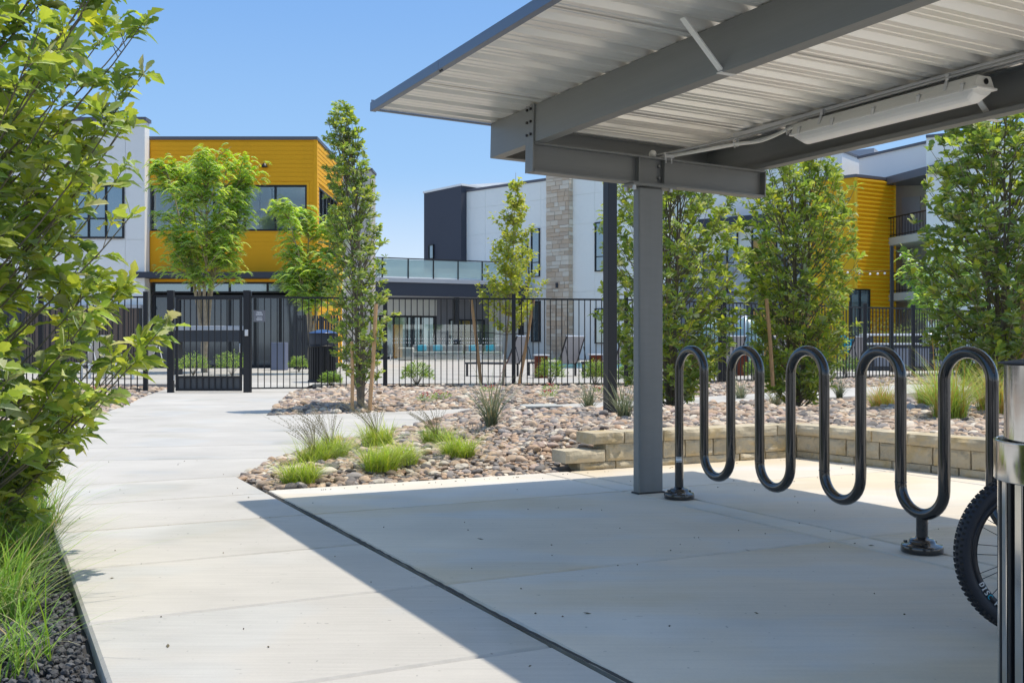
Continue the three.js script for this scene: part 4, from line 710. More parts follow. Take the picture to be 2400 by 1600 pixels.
function flowers(label, x, d, hf, seed) {
  const r = rng(seed), lv = new Leaves(r), fl = []; for (let i = 0; i < 140; i++) { const a = r() * 6.28, q = Math.sqrt(r()) * .15; lv.add(new V3(Math.cos(a) * q, rr(.01, .10, r), Math.sin(a) * q), new V3(Math.cos(a), rr(.4, 1.6, r), Math.sin(a)), rr(.03, .06, r), vary(shrubCols[Math.floor(r() * 4)], r), LANCE); }
  for (let i = 0; i < 16; i++) { const a = r() * 6.28, q = Math.sqrt(r()) * .14; fl.push(at(new THREE.OctahedronGeometry(.013, 0), Math.cos(a) * q, rr(.08, .16, r), Math.sin(a) * q, r(), r(), r(), [1, .7, 1])); }
  const g = thing('flowering_plant', label, 'flowers', [x, hf(x, d) + .02, d], 0, 'small red-flowered plants'); part('foliage', lv.geo(), softLeafM, g).userData.kind = 'stuff'; part('blossoms', merge(fl), M.redFlower, g);
}
[[1000, 16.9, 'red-flowered plant between the dark oak and the spiky yucca', 1], [1035, 14.9 + 2.5, 'red-flowered plant near the path below the fence', 2], [1147, 19.6, 'red-flowered plant behind the spiky yucca'], [1290, 20.0, 'red-flowered plant in front of the bright fence shrub'], [1285, 18.4, 'second red-flowered plant below the bright fence shrub'], [1408, 19.2, 'red-flowered plant just left of the square post']].forEach(([px, d, label], i) => flowers(label, sx(px, d), d, h2, 500 + i));
flowers('red-flowered plant at the left bed by the gate', sx(195, 18.5), 18.5, h3, 520); flowers('red-flowered plant among the leaves by the left fence', sx(225, 20), 20, h3, 521);
solo('valve_box_lid', rbx(.42, .03, .3, .012), std([.5, .5, .47], .8, 0, { map: stoneTex }), 'pale rectangular valve box lid set in the river rock', 'lid', [sx(1268, 11.6), h1(sx(1268, 11.6), 11.6) + .05, -11.6], [0, .25, 0]);
// ---------------------------------------------------------------- pool terrace
{
  const s = new THREE.Shape([[-30, 23.3], [-7.35, 23.3], [-7.35, 24.2], [-4.45, 24.2], [-4.45, 23.3], [-2.6, 23.6], [2.4, 24.1], [4.6, 25.6], [9.2, 29.2], [14, 33], [45, 33], [45, 90], [-30, 90]].map((p) => new THREE.Vector2(...p)));
  s.holes.push(new THREE.Path([[1.5, 38], [1.5, 50], [15, 50], [15, 38]].map((p) => new THREE.Vector2(...p))));
  const g = new THREE.ExtrudeGeometry(s, { depth: .3, bevelEnabled: false }); g.applyMatrix4(new THREE.Matrix4().set(1, 0, 0, 0, 0, 0, 1, -.2, 0, -1, 0, 0, 0, 0, 0, 1)); struct('pool_deck', metre(g), M.deckConcrete);
  const t = new Tris(); t.tri([-7.35, .002, -21.55], [-4.5, .002, -21.55], [-4.5, .1, -24.2], null, [0, 0], [3, 0], [3, 3]); t.tri([-7.35, .002, -21.55], [-4.5, .1, -24.2], [-7.35, .1, -24.2], null, [0, 0], [3, 3], [0, 3]); struct('gate_ramp', t.build(), M.concrete);
  const w = struct('pool_water', new THREE.PlaneGeometry(13.5, 12).rotateX(-Math.PI / 2), M.water); w.position.set(8.25, .02, -44);
}
const B = (g, name, mat, x0, x1, y0, y1, d0, d1) => { const w = x1 - x0, h = y1 - y0, d = d1 - d0; return part(name, mat.map ? metre(new THREE.BoxGeometry(w, h, d), 1, [x0 * .37, y0 * .21]) : bx(w, h, d), mat, g, [(x0 + x1) / 2 - g.position.x, (y0 + y1) / 2 - g.position.y, -(d0 + d1) / 2 - g.position.z]); };
// a framed window in a front that faces +z of its group: local x0..x1, y0..y1 at depth z
function win(g, x0, x1, y0, y1, z, cols, rowsY = [], glass = M.tinted, fr = .06) {
  const w = new THREE.Group(); w.name = 'window'; w.position.set((x0 + x1) / 2, y0, z); g.add(w); const W = x1 - x0, H = y1 - y0;
  for (const y of [fr / 2, H - fr / 2]) part('frame', bx(W, fr, .1), M.frame, w, [0, y, .02]);
  for (let k = 0; k <= cols; k++) part('mullion', bx(fr, H - 2 * fr, .09), M.frame, w, [-W / 2 + fr / 2 + (W - fr) * k / cols, H / 2, .02]);
  for (const ry of rowsY) part('transom', bx(W - 2 * fr, fr * .8, .08), M.frame, w, [0, ry - y0, .021]);
  for (let k = 0; k < cols; k++) part('pane', bx((W - fr) / cols - fr, H - 2 * fr, .012), glass, w, [-W / 2 + fr / 2 + (W - fr) * (k + .5) / cols, H / 2, 0]);
  return w;
}
// ---------------------------------------------------------------- yellow building
{
  const X0 = -13.53, X1 = -7.31, D0 = 39, D1 = 45, g = thing('yellow_building', 'two-storey building with yellow lap siding and a ribbon of dark windows', 'building', [X0, .1, D0]);
  const wx0 = -13.47, wx1 = -7.657, wy0 = 5.2, wy1 = 6.92, Y = M.yellow;
  B(g, 'wall', Y, X0, X1, wy1, 8.6, D0, D0 + .25); B(g, 'wall', Y, X0, X1, 3.3, wy0, D0, D0 + .25); B(g, 'wall', Y, wx1, X1, wy0, wy1, D0, D0 + .25);
  B(g, 'wall', Y, X1 - .25, X1, wy1, 8.6, D0 + .25, D1); B(g, 'wall', Y, X1 - .25, X1, .1, wy0, D0 + .25, D1); B(g, 'wall', Y, X1 - .25, X1, wy0, wy1, D0 + .25, 39.45); B(g, 'wall', Y, X1 - .25, X1, wy0, wy1, 43.6, D1);
  B(g, 'back_wall', M.room, X0, X1, .1, 8.6, D1, D1 + .2); B(g, 'side_wall', M.room, X0 - .2, X0, .1, 8.6, D0 + .02, D1); B(g, 'roof', M.coping, X0, X1 - .25, 8.3, 8.5, D0 + .25, D1); B(g, 'ceiling', M.room, X0, X1 - .25, 7.1, 7.2, D0 + .25, D1); B(g, 'floor', M.room, X0, X1 - .25, 4.6, 4.8, D0 + .25, D1);
  B(g, 'coping', M.coping, X0 - .02, X1 + .05, 8.6, 8.72, D0 - .06, D1); B(g, 'corner_trim', Y, X1 - .1, X1 + .035, 3.64, 8.6, D0 - .035, D0 + .1);
  const board = (x0, x1, y) => { const m = B(g, 'siding_board', Y, x0, x1, y, y + .157, D0 - .026, D0 - .006); m.rotation.x = .07; }, sideB = (d0, d1, y) => { const m = B(g, 'siding_board', Y, X1 + .006, X1 + .026, y, y + .157, d0, d1); m.rotation.z = .07; };
  for (let y = 3.66; y < 8.5; y += .162) { if (y > wy0 - .16 && y < wy1) { board(wx1 + .1, X1 - .105, y); if (y > wy0 - .05) { sideB(D0 + .11, 39.42, y); sideB(43.63, D1, y); continue; } sideB(D0 + .11, D1, y); continue; } board(X0 + .06, X1 - .105, y); sideB(D0 + .11, D1, y); }
  B(g, 'window_trim', Y, wx1, wx1 + .095, wy0 - .12, wy1 + .12, D0 - .035, D0); B(g, 'window_trim', Y, X0 + .06, wx1, wy1, wy1 + .1, D0 - .034, D0 - .002);
  win(g, wx0 - X0, wx1 - X0, wy0 - .1, wy1 - .1, -.06, 5, [], M.glass, .07);
  const sw = win(g, 0, 4.15, wy0 - .1, wy1 - .1, 0, 5, [], M.glass, .07); sw.position.set(X1 - X0 - .06, wy0 - .1, -(41.525 - D0)); sw.rotation.y = Math.PI / 2;
  // ground floor shopfront
  B(g, 'fascia_board', Y, X0 + .06, X1 - .1, 3.3, 3.4, D0 - .03, D0 - .004); B(g, 'corner_post', Y, -7.62, -7.32, 1.3, 3.3, D0, D0 + .25); B(g, 'post_base', M.black, -7.66, -7.28, .1, 1.3, D0 - .03, D0 + .25);
  win(g, .11, 5.85, 2.78, 3.2, -.05, 4, [], M.tinted, .07); win(g, .11, 5.85, .02, 2.72, -.07, 6, [], M.darkGlass, .09); B(g, 'room_wall', M.charcoal, X0, X1 - .25, .1, 4.6, 41, 41.1);
  B(g, 'canopy_ledge', M.navy, X0 - .28, X1 + .3, 3.41, 3.63, 38.25, D0 - .04);
  part('flood_light', new THREE.LatheGeometry([[.001, .13], [.06, .12], [.12, 0], [.11, -.02], [.001, -.01]].map((p) => new THREE.Vector2(...p)), 20), M.black, g, [sx(621, 39) - X0, 7.48, .12]);
  for (const [px, len] of [[613, 1.2], [641, .95], [578, 1.2]]) { const f = part('ceiling_fan', merge([at(cyl(.02, .02, .9, 8), 0, -.45, 0), at(cyl(.1, .16, .1, 16), 0, -.9, 0), at(bx(1.3, .02, .14), 0, -.95, 0, 0, .3), at(bx(.14, .02, 1.3), 0, -.95, 0, 0, .3), at(cyl(.09, .02, .1, 12), 0, -.02, 0)]), M.black, g, [sx(px, 41.5) - X0, 7.0, -2.2]); }
}
// ---------------------------------------------------------------- white building at the left
{
  const g = thing('white_building', 'pale panelled building behind the near oak, left of the yellow one', 'building', [-30, .1, 38.45]);
  B(g, 'wall', M.white, -30, -13.53, .1, 9.2, 38.48, 38.96); B(g, 'rear_wall', M.white, -30, -13.8, .1, 8.2, 38.96, 48); B(g, 'coping', M.coping, -30.05, -13.47, 9.2, 9.33, 38.4, 39.0);
  const xs = [-30, -24, -18.6, -16.28, -14.24, -13.52], ys = [.1, 3.5, 4.83, 6.87, 9.19];
  for (let i = 0; i < 5; i++) for (let j = 0; j < 4; j++) { if (j === 2 && (i === 1 || i === 3)) continue; B(g, 'wall_panel', M.white, xs[i] + .006, xs[i + 1] - .006, ys[j] + .006, ys[j + 1] - .006, 38.45, 38.478); }
  B(g, 'stone_base', M.charcoal, -30, -13.6, .1, 2.3, 38.2, 38.44); B(g, 'base_cap', M.paleGrey, -30, -13.58, 2.3, 2.42, 38.15, 38.44); for (let k = 0; k < 22; k++) B(g, 'timber_slat', M.timber, -17.8 + k * .19, -17.8 + k * .19 + .15, .1, 2.28, 38.17, 38.198);
  win(g, -16.24 + 30, -14.28 + 30, 4.77, 6.73, -.01, 3, [5.5]); win(g, -23.9 + 30, -18.7 + 30, 4.77, 6.73, -.01, 5, [5.5]);
}
{
  const g = thing('beige_tower', 'plain beige tower behind the slender dark oak', 'building', [-8.9, .1, 52]);
  B(g, 'wall', M.beige, -8.9, sx(882, 54), .1, 9.6, 52, 53.6); B(g, 'coping', M.coping, -8.95, sx(882, 54) + .06, 9.6, 9.72, 51.94, 53.6);
}
// ---------------------------------------------------------------- middle building: mint wall, stone pier
const turnOf = (dx, dd) => Math.atan2(dd, dx); // heading of a wall that runs (dx, dd) to the right
const at3 = (g, name, geo, mat, x, y, z) => part(name, geo, mat, g, [x, y, z]);
const LB = (g, name, mat, x0, x1, y0, y1, z0, z1) => part(name, mat.map ? metre(new THREE.BoxGeometry(x1 - x0, y1 - y0, z1 - z0), 1, [x0 * .3, y0 * .3]) : bx(x1 - x0, y1 - y0, z1 - z0), mat, g, [(x0 + x1) / 2, (y0 + y1) / 2, (z0 + z1) / 2]);
{
  const g = thing('mint_building', 'pale mint panelled building with a tall sandstone pier', 'building', [2.25, .1, 62], turnOf(.728, -.686));
  LB(g, 'wall', M.mint, -7.5, 8.3, 0, 10.6, -6, -.03); LB(g, 'coping', M.coping, -7.55, 8.35, 10.6, 10.75, -6, .05);
  const xs = [-7.5, -5.4, -2.3, -.72, 0, 1.75, 3.4, 5.0, 8.3], ys = [0, 3.9, 7.8, 9.5, 10.59], holes = [[-1.465, -.776, 4.9, 7.8], [-2.235, -1.72, 4.6, 7.2], [-1.45, -.72, 1.0, 3.45], [3.45, 4.6, 5.0, 7.8], [3.45, 4.6, .9, 2.9]];
  for (let i = 0; i < 8; i++) for (let j = 0; j < 4; j++) if (i !== 4) LB(g, 'wall_panel', M.mint, xs[i] + .008, xs[i + 1] - .008, ys[j] + .008, ys[j + 1] - .008, -.03, -.004);
  for (const [a, b, c, d] of holes) { const w = win(g, a, b, c, d, .02, 1, d - c > 2.5 ? [c + (d - c) * .3] : []); }
  const stone = [[.60, .50, .385], [.66, .57, .45], [.53, .425, .32], [.69, .62, .51], [.57, .445, .32]].map((c) => std(c, .9, 0, { map: wallTex([1, 1, 1], .12), bumpMap: wallBump, bumpScale: .01 })), r = rng(88);
  const pier = LB(g, 'stone_pier', stone[2], .02, 1.72, 0, 11.1, -.02, .32);
  let y = 0; while (y < 11.05) { const h = Math.min(rr(.16, .32, r), 11.1 - y); let x = 0; while (x < 1.74) { let w = rr(.3, .8, r); if (1.74 - x - w < .2) w = 1.74 - x; part('stone', rbx(w - .018, h - .018, .06, .012), stone[Math.floor(r() * 5)], pier, [x + w / 2 - .87, y + h / 2 - 5.55, .16 + rr(0, .035, r)]); x += w; } part('stone', rbx(.06, h - .018, .33, .012), stone[Math.floor(r() * 5)], pier, [.86 + rr(0, .025, r), y + h / 2 - 5.55, -.01]); y += h; }
  part('wall_sconce', bx(.12, .3, .1), M.charcoal, g, [.9, 4.3, .42]);
}
{
  const g = thing('navy_block', 'tall dark navy block rising beside the mint wall', 'building', [0, .1, 66.5]);
  const pr = (pts, y0, y1, n, m) => { const q = part(n, prism(pts.map(([x, d]) => [x, d - 66.5]), y0, y1), m, g); return q; };
  pr([[-3.24, 66.5], [0, 70], [-3, 74], [-5.9, 70]], 0, 10.95, 'wall', M.navy); pr([[-3.2, 66.42], [.1, 70], [-3, 74.1], [-5.98, 70]], 10.95, 11.08, 'coping', M.whiteMetal);
  const a = turnOf(2.66, -3.5), w = win(g, 0, .62, 0, .95, 0, 1); w.position.set(sx(1011, 69.3), sy(607, 69.3) - .1, -(69.27 - 66.5) + .05); w.rotation.y = a;
  solo('white_parapet', prism([[-3.1, 72], [2.2, 70], [3, 74], [-2.5, 76]], 11, 11.95), M.white, 'white roof parapet showing behind the navy block', 'parapet');
}
// ---------------------------------------------------------------- balcony wing
{
  const g = thing('balcony_wing', 'low navy wing with a glass-railed roof terrace over glazed doors', 'building', [-8.6, .1, 57.6], turnOf(8.83, 4.3)), L = 10.7;
  LB(g, 'slab', M.paleGrey, 0, L, 4.35, 4.58, -5, .08); LB(g, 'fascia', M.navy, 0, L, 3.6, 4.35, -.3, 0); LB(g, 'soffit', M.paleGrey, 0, L, 3.58, 3.66, -4, -.3);
  LB(g, 'upper_wall', M.mint, 0, 6.4, 2.6, 3.58, -4.3, -4.05); LB(g, 'side_panel', M.grey, 6.4, L, 0, 3.58, -4.3, -4.04); LB(g, 'mass', M.charcoal, 0, L, 0, 4.3, -6, -4.6);
  win(g, .1, 6.3, .02, 2.58, -4.1, 7, [], M.tinted, .1); win(g, 7.2, 9.6, .02, 2.4, -4.0, 3, [], M.tinted, .09);
  for (const x of [.3, 6.2, L - .3]) LB(g, 'column', M.black, x - .13, x + .13, 0, 3.6, -.6, -.34);
  const n = 7; for (let k = 0; k <= n; k++) LB(g, 'rail_post', M.black, k * L / n - .035, k * L / n + .035, 4.58, 5.66, -.06, 0);
  LB(g, 'top_rail', M.black, -.03, L + .03, 5.66, 5.72, -.07, .01); for (let k = 0; k < n; k++) LB(g, 'glass_panel', M.frosted, k * L / n + .045, (k + 1) * L / n - .045, 4.66, 5.63, -.04, -.025);
  LB(g, 'terrace_wall', M.mint, 0, L, 4.58, 5.3, -4.9, -4.7);
  for (const x of [2.9, 6.6]) part('wall_light', bx(.14, .34, .08), M.charcoal, g, [x, 5.15, -4.66]);
}
{ // glass pool screen in front of the wing
  const d = 54.5, x0 = sx(915, d), x1 = sx(1180, d), g = thing('glass_screen', 'clear glass screen standing behind the grey sofas', 'screen', [x0, .1, d]), n = 5, W = (x1 - x0) / n;
  for (let k = 0; k < n; k++) { part('glass_pane', bx(W - .06, 1.85, .012), M.glass, g, [(k + .5) * W, .97, 0]); for (let j = 0; j < 9; j++) for (const y of [.95, 1.15]) part('dot', at(cyl(.028, .028, .004, 8), 0, 0, 0, Math.PI / 2), M.whitePaint, g, [k * W + .12 + j * (W - .24) / 8, y, .011]); }
  for (let k = 0; k <= n; k++) part('clamp_post', bx(.05, .35, .05), M.galv, g, [k * W, .175, 0]);
}
// ---------------------------------------------------------------- right-hand buildings
{
  const g = thing('grey_apartments', 'grey and white apartment block seen between the two right oaks', 'building', [8.52, .1, 58], turnOf(7.61, -6));
  LB(g, 'lower_wall', M.grey, 0, 10, 0, 5.7, -8, 0); LB(g, 'upper_wall', M.white, 0, 10, 5.7, 10.4, -8, 0); LB(g, 'coping', M.coping, -.05, 10.05, 10.4, 10.52, -8, .06); LB(g, 'canopy_ledge', M.navy, 2.6, 10, 7.05, 7.5, .02, 1.1);
  win(g, 3.75, 4.4, 3.6, 6.95, .03, 1, [5.2]); win(g, 5.19, 6.6, 4.6, 6.95, .03, 2); win(g, 1.0, 2.4, 3.9, 6.6, .03, 2, [5.2]);
  LB(g, 'pier', M.paleGrey, 4.35, 5.0, 0, 5.69, .02, .4); win(g, 2.2, 4.2, .05, 2.7, .03, 2, [], M.tinted, .1); win(g, 5.15, 8.6, .05, 2.7, .03, 3, [], M.tinted, .1); LB(g, 'balcony_rail', M.black, 5.1, 9, 5.1, 5.16, .9, .96); LB(g, 'balcony_slab', M.paleGrey, 5.05, 9.1, 4.1, 4.35, .02, 1.0);
  for (let k = 0; k < 9; k++) LB(g, 'baluster', M.black, 5.15 + k * .47, 5.19 + k * .47, 4.35, 5.1, .91, .95);
}
{
  const O = [15.79, 48], g = thing('yellow_ribbed_tower', 'yellow tower with horizontal ribbed metal cladding on its right face', 'building', [O[0], .1, O[1]]);
  part('wall', prism([[-.0, .02], [2.22, 1.32], [1.0, 5], [-1.6, 1.62]], 0, 8.55), M.yellow, g); part('coping', prism([[0, -.08], [2.34, 1.3], [1.0, 5.1], [-1.7, 1.62]], 8.55, 8.68), M.coping, g);
  const a = turnOf(2.24, 1.3), L = 2.59, t = new Tris(), n = 44, H = 8.5 / n;
  for (let k = 0; k < n; k++) { const y = k * H, pr = [[0, .0], [.25, .0], [.45, .1], [.8, .1], [1, 0]]; for (let i = 0; i < 4; i++) { const [s0, z0] = pr[i], [s1, z1] = pr[i + 1]; t.quad([0, y + s0 * H, z0], [L, y + s0 * H, z0], [L, y + s1 * H, z1], [0, y + s1 * H, z1]); } }
  const rb = part('ribbed_cladding', t.build(), M.yellowMetal, g); rb.position.set(-.012, 0, .03); rb.rotation.y = a;
  for (const [x, d] of [[0, 0], [2.24, 1.3]]) part('corner_trim', bx(.12, 8.5, .12), M.yellowMetal, g, [x, 4.27, -d + .04]);
  const w = win(g, 0, 1.3, 0, 2.2, 0, 2); w.position.set(.15, 1.2, .09); w.rotation.y = a;
}
{
  const g = thing('white_apartments', 'pale apartment block with recessed balconies beyond the right oak', 'building', [18.2, .1, 47]);
  const pr = (pts, y0, y1, n, m) => part(n, prism(pts.map(([x, d]) => [x - 18.2, d - 47]), y0, y1), m, g);
  pr([[17.28, 52], [19.2, 47.8], [24, 49], [22, 55]], 8.7, 10.1, 'upper_wall', M.white); pr([[17.2, 52.05], [19.14, 47.72], [24, 49], [22, 55]], 10.1, 10.22, 'coping', M.coping);
  pr([[17.9, 51.6], [20.6, 48.9], [24, 50], [22, 55]], 0, 8.7, 'recess_wall', M.beige); pr([[18.25, 46], [24, 42.6], [29, 47], [20.6, 48.8]], 0, 9.95, 'end_wall', M.white); pr([[18.2, 45.92], [24.05, 42.5], [29.1, 47], [20.6, 48.9]], 9.95, 10.07, 'coping', M.coping);
  pr([[17.4, 49.6], [18.35, 45.6], [19.5, 45.2], [20.5, 49]], 8.35, 8.7, 'roof_slab', M.coping);
  for (const y of [2.9, 5.5]) { pr([[17.5, 49.9], [18.3, 46.15], [20.2, 48.4], [19, 51]], y, y + .35, 'balcony_slab', M.beige); const A = [17.55, 49.8], Bq = [18.32, 46.2], len = Math.hypot(.77, 3.6), an = turnOf(.77, -3.6); for (const [yy, h] of [[1.28, .06], [.45, .04]]) part('balcony_rail', bx(len, h, .05), M.black, g, [(A[0] + Bq[0]) / 2 - 18.2, y + yy, -(A[1] + Bq[1]) / 2 + 47], [0, an, 0]); for (let k = 0; k <= 16; k++) part('baluster', bx(.022, .9, .022), M.black, g, [lerp(A[0], Bq[0], k / 16) - 18.2, y + .82, -lerp(A[1], Bq[1], k / 16) + 47]); }
  const w = win(g, 0, 1.6, 0, 2.3, 0, 1, [.7]); w.position.set(1.6, 5.6, .3); w.rotation.y = turnOf(5.75, -3.4); const w2 = win(g, 0, 1.6, 0, 2.3, 0, 1, [.7]); w2.position.set(1.6, 2.9, .3); w2.rotation.y = turnOf(5.75, -3.4);
  const dr = part('balcony_door', bx(.9, 2.1, .06), M.paleGrey, g, [19.2 - 18.2, 6.9, -(50.25 - 47)], [0, turnOf(2.7, -2.7), 0]); part('balcony_door', bx(.9, 2.1, .06), M.paleGrey, g, [1, 4.3, -3.25], [0, turnOf(2.7, -2.7), 0]);
  solo('grey_stair_tower', prism([[17.0, 56], [18.9, 54.5], [21, 58], [18, 60]], .1, 11.2), M.paleGrey, 'plain grey stair tower above the yellow ribbed tower', 'building');
}
// ---------------------------------------------------------------- poolside furniture
function lounger(label, x, d, turn, mat = M.sling, fr = M.alloy) {
  const g = thing('pool_lounger', label, 'lounger', [x, .1, d], turn, 'pool loungers beyond the fence');
  for (const z of [-.33, .33]) { part('side_rail', rbx(1.35, .05, .035, .008), fr, g, [-.35, .36, z]); part('back_rail', at(rbx(.82, .04, .03, .008), 0, 0, 0, 0, 0, 1.15), fr, g, [.5, .73, z]); part('arm_brace', tube([[.62, .36, z], [.75, .34, z], [.62, .82, z]].slice(1).map((p) => p), .012, 6), fr, g); }
  for (const [lx, z] of [[-.95, -.33], [-.95, .33], [.28, -.33], [.28, .33]]) part('leg', rbx(.05, .36, .05, .006), fr, g, [lx, .18, z]);
  part('foot_rail', rbx(.05, .05, .66, .008), fr, g, [-1.02, .36, 0]); part('seat_sling', bx(1.3, .012, .61), mat, g, [-.34, .368, 0]); part('back_sling', bx(.78, .012, .61), mat, g, [.505, .735, 0], [0, 0, 1.15]); part('head_bar', tube([[.655, 1.1, -.34], [.655, 1.1, .34]], .02, 8), M.galv, g);
}
lounger('grey pool lounger with raised back right of the young tree', sx(1178, 28.6), 28.6, -.55); lounger('grey pool lounger with raised back left of the square post', sx(1312, 29), 29, -.9); lounger('grey pool lounger glimpsed just right of the square post', sx(1440, 29.5), 29.5, -.9);
lounger('grey pool lounger with raised back behind the second rack loop', sx(1688, 29), 29, -1.0); lounger('grey pool lounger behind the wooden stake between the loops', sx(1790, 30), 30, -1.0); lounger('grey pool lounger draped with the blue towel', sx(1975, 31.5), 31.5, -.9);
lounger('pale patio lounger behind the left fence', sx(305, 27), 27, -.2, M.fabricPale, M.whitePaint); lounger('pale patio lounger half hidden by the left branches', sx(190, 27.5), 27.5, -.3, M.fabricPale, M.whitePaint);
{
  const d = 31.2, x = sx(1990, d), t = new Tris(), r = rng(4), nx = 10, ny = 8, f = (i, j) => { const u = i / nx, v = j / ny; return [x - .32 + .68 * u + .06 * Math.sin(v * 5), 1.18 + .06 * Math.sin(u * 7) - v * (.62 - .34 * u) + .03 * Math.sin(u * 11 + v * 4), -d + .06 + .06 * Math.sin(u * 9 + v * 3)]; };
  for (let i = 0; i < nx; i++) for (let j = 0; j < ny; j++) t.quad(f(i, j), f(i, j + 1), f(i + 1, j + 1), f(i + 1, j)); solo('towel', t.build(), M.cyan, 'bright blue towel hanging over a lounger back', 'towel');
}
[[1268, 27.4, 'rust-brown block table by the bright fence shrub'], [1397, 28.6, 'rust-brown block table close to the square post'], [1619, 29.5, 'rust-brown block table seen through the first rack loop'], [1737, 29.5, 'rust-brown block table seen through the second rack loop'], [1838, 30.5, 'rust-brown block table seen left of the third rack loop']].forEach(([px, d, label]) => { const g = thing('block_table', label, 'table', [sx(px, d), .1, d], .2, 'wooden block tables by the pool'); part('block', metre(new RoundedBoxGeometry(.30, .58, .30, 1, .008), 1), M.rust, g, [0, .29, 0]); part('top', rbx(.38, .03, .38, .006), M.whitePaint, g, [0, .6, 0]); });
[[1750, 34, 'teal hooded daybed behind the second rack loop'], [1662, 34.5, 'teal hooded daybed between the column and the second loop']].forEach(([px, d, label]) => {
  const g = thing('hooded_daybed', label, 'daybed', [sx(px, d), .1, d], .35, 'hooded daybeds by the pool'), hood = new THREE.SphereGeometry(1, 24, 14, 0, Math.PI * 1.15, 0, Math.PI * .62); hood.scale(.56, 1.05, .56); hood.translate(0, .72, 0); part('hood', hood, M.teal, g);
  const rib = new THREE.TorusGeometry(.56, .018, 6, 24, Math.PI); rib.scale(1, 1.88, 1); rib.translate(0, .72, 0); part('hood_rib', rib, M.galv, g); part('hood_rib', at(rib, 0, 0, 0, 0, .9), M.galv, g); part('base', cyl(.55, .5, .3, 28), M.charcoal, g, [0, .18, 0]); part('cushion', at(new THREE.SphereGeometry(1, 20, 10), 0, 0, 0, 0, 0, 0, [.5, .1, .5]), M.fabricPale, g, [0, .40, 0]);
});
function sofa(label, x0, x1, d, n, arm) {
  const g = thing('outdoor_sofa', label, 'sofa', [(x0 + x1) / 2, .1, d], 0, 'grey sofas on the terrace'), W = x1 - x0, w = W / n; part('base', rbx(W, .22, .95, .03), M.fabricGrey, g, [0, .17, 0]);
  for (let k = 0; k < n; k++) { part('seat_cushion', rbx(w - .02, .2, .9, .06, 2), M.fabricPale, g, [-W / 2 + (k + .5) * w, .38, .04]); part('back_cushion', rbx(w - .03, .42, .24, .08, 2), M.fabricGrey, g, [-W / 2 + (k + .5) * w, .62, -.34], [-.15, 0, 0]); }
  if (arm) part('arm', rbx(.85, .68, .95, .1, 2), M.fabricPale, g, [-W / 2 - .3, .36, .06]);
}
sofa('long grey outdoor sofa with a blocky left end and two blue pillows', sx(965, 55.5), sx(1086, 55.5), 55.5, 3, true); sofa('shorter grey outdoor sofa right of the long one', sx(1090, 55.5), sx(1176, 55.5), 55.5, 2, false);
[[988, 'leftmost blue pillow on the long sofa'], [1025, 'second blue pillow on the long sofa'], [1109, 'left blue pillow on the shorter sofa'], [1149, 'right blue pillow on the shorter sofa']].forEach(([px, label]) => solo('throw_pillow', rbx(.5, .34, .16, .07, 2), M.cyan, label, 'pillow', [sx(px, 55.3), .76, -55.42], [-.25, 0, .05], 'blue throw pillows'));
{
  const d = 24.5, g = thing('pool_bin', 'tall black slatted bin with a domed lid behind the fence', 'litter bin', [sx(756, d), .1, d]);
  part('liner', cyl(.3, .3, .78, 28), M.black, g, [0, .43, 0]); for (let k = 0; k < 30; k++) { const a = k / 30 * 6.283; part('slat', rbx(.045, .8, .012, .004), M.black, g, [.32 * Math.sin(a), .42, .32 * Math.cos(a)], [0, a, 0]); }
  for (const y of [.03, .84]) part('band', at(new THREE.TorusGeometry(.325, .022, 8, 36), 0, 0, 0, Math.PI / 2), M.black, g, [0, y, 0]);
  part('bonnet', new THREE.LatheGeometry([[.30, .86], [.31, .90], [.31, 1.13], [.28, 1.15]].map((p) => new THREE.Vector2(...p)), 32), M.charcoal, g); part('lid', new THREE.LatheGeometry([[.001, 1.235], [.12, 1.225], [.26, 1.18], [.345, 1.15], [.345, 1.135], [.001, 1.135]].map((p) => new THREE.Vector2(...p)), 36), M.bluePlastic, g);
}
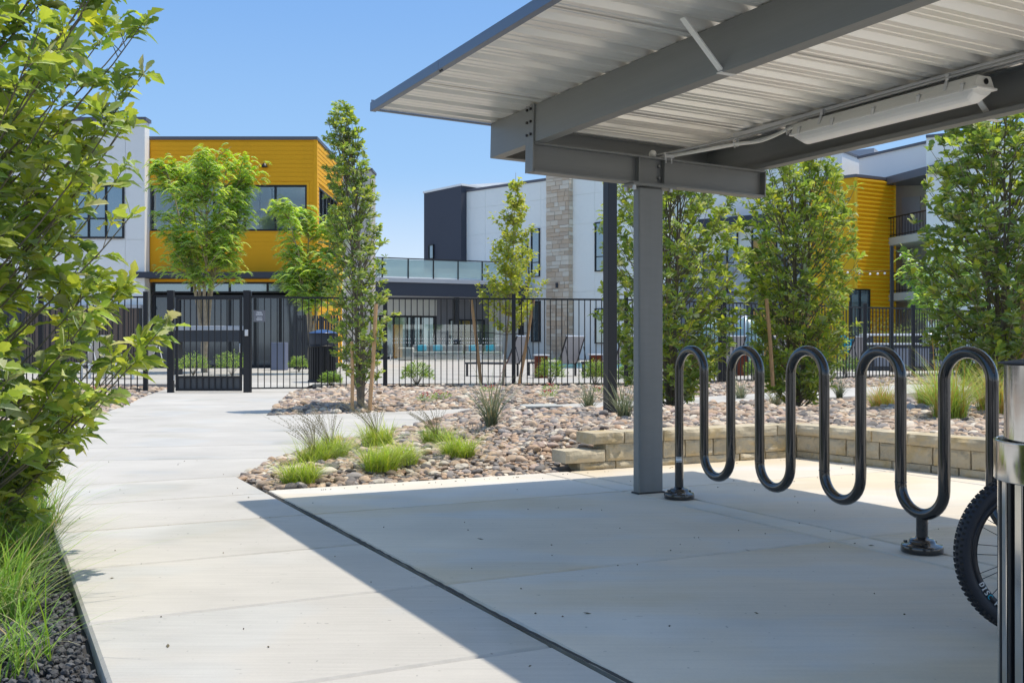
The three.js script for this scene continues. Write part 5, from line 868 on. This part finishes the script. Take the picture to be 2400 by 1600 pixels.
{
  const d = 30.5, x0 = sx(410, d), x1 = sx(578, d), g = thing('bar_counter', 'dark counter with a pale top edge seen through the gate', 'counter', [(x0 + x1) / 2, .1, d]), W = x1 - x0;
  part('top', rbx(W, .13, .5, .01), M.paleGrey, g, [0, 1.35, 0]); part('apron', bx(W - .02, .33, .45), M.charcoal, g, [0, 1.12, 0]); for (const x of [-W / 2 + .1, W / 2 - .1]) part('leg', bx(.12, .95, .4), M.charcoal, g, [x, .475, 0]);
}
solo('planter_box', rbx(.48, .94, .48, .012), M.planter, 'tall blue-grey planter box left of the black pool bin', 'planter', [sx(655, 35.5), .57, -35.5]);
{
  const d = 35, x0 = sx(2030, d), x1 = sx(2225, d), g = thing('outdoor_kitchen', 'grey outdoor kitchen with white counter edges behind the right fence', 'counter', [(x0 + x1) / 2, .1, d]), W = x1 - x0;
  part('cabinet', bx(W, .86, .8), M.charcoal, g, [0, .43, 0]); part('worktop', rbx(W + .1, .06, .9, .008), M.whitePaint, g, [0, .89, 0]); part('bar_top', rbx(W + .15, .07, .45, .008), M.whitePaint, g, [0, 1.2, -.2]); for (let k = 0; k < 4; k++) part('bar_support', bx(.1, .25, .3), M.charcoal, g, [-W / 2 + .2 + k * (W - .4) / 3, 1.04, -.2]); part('grill', rbx(.7, .35, .5, .1, 2), M.stainless, g, [W * .28, 1.08, .1]); for (let k = 0; k < 4; k++) part('cabinet_door', rbx(.5, .6, .02, .006), M.grey, g, [-W / 2 + .4 + k * (W - .8) / 3, .45, .415]);
}
{ // dark screen fence by the yellow building
  const g = thing('dark_screen', 'dark vertical-slat screen beside the yellow corner', 'screen', [sx(740, 37), .1, 37]); for (let k = 0; k < 16; k++) part('slat', rbx(.08, 1.9, .04, .006), M.charcoal, g, [-.75 + k * .1, .95, 0]); part('rail', bx(1.62, .08, .03), M.charcoal, g, [0, 1.75, -.04]);
}
// ---------------------------------------------------------------- shadows, picture
scene.traverse((o) => { if (o.isMesh) { o.castShadow = true; o.receiveShadow = true; } });
renderer.render(scene, camera);
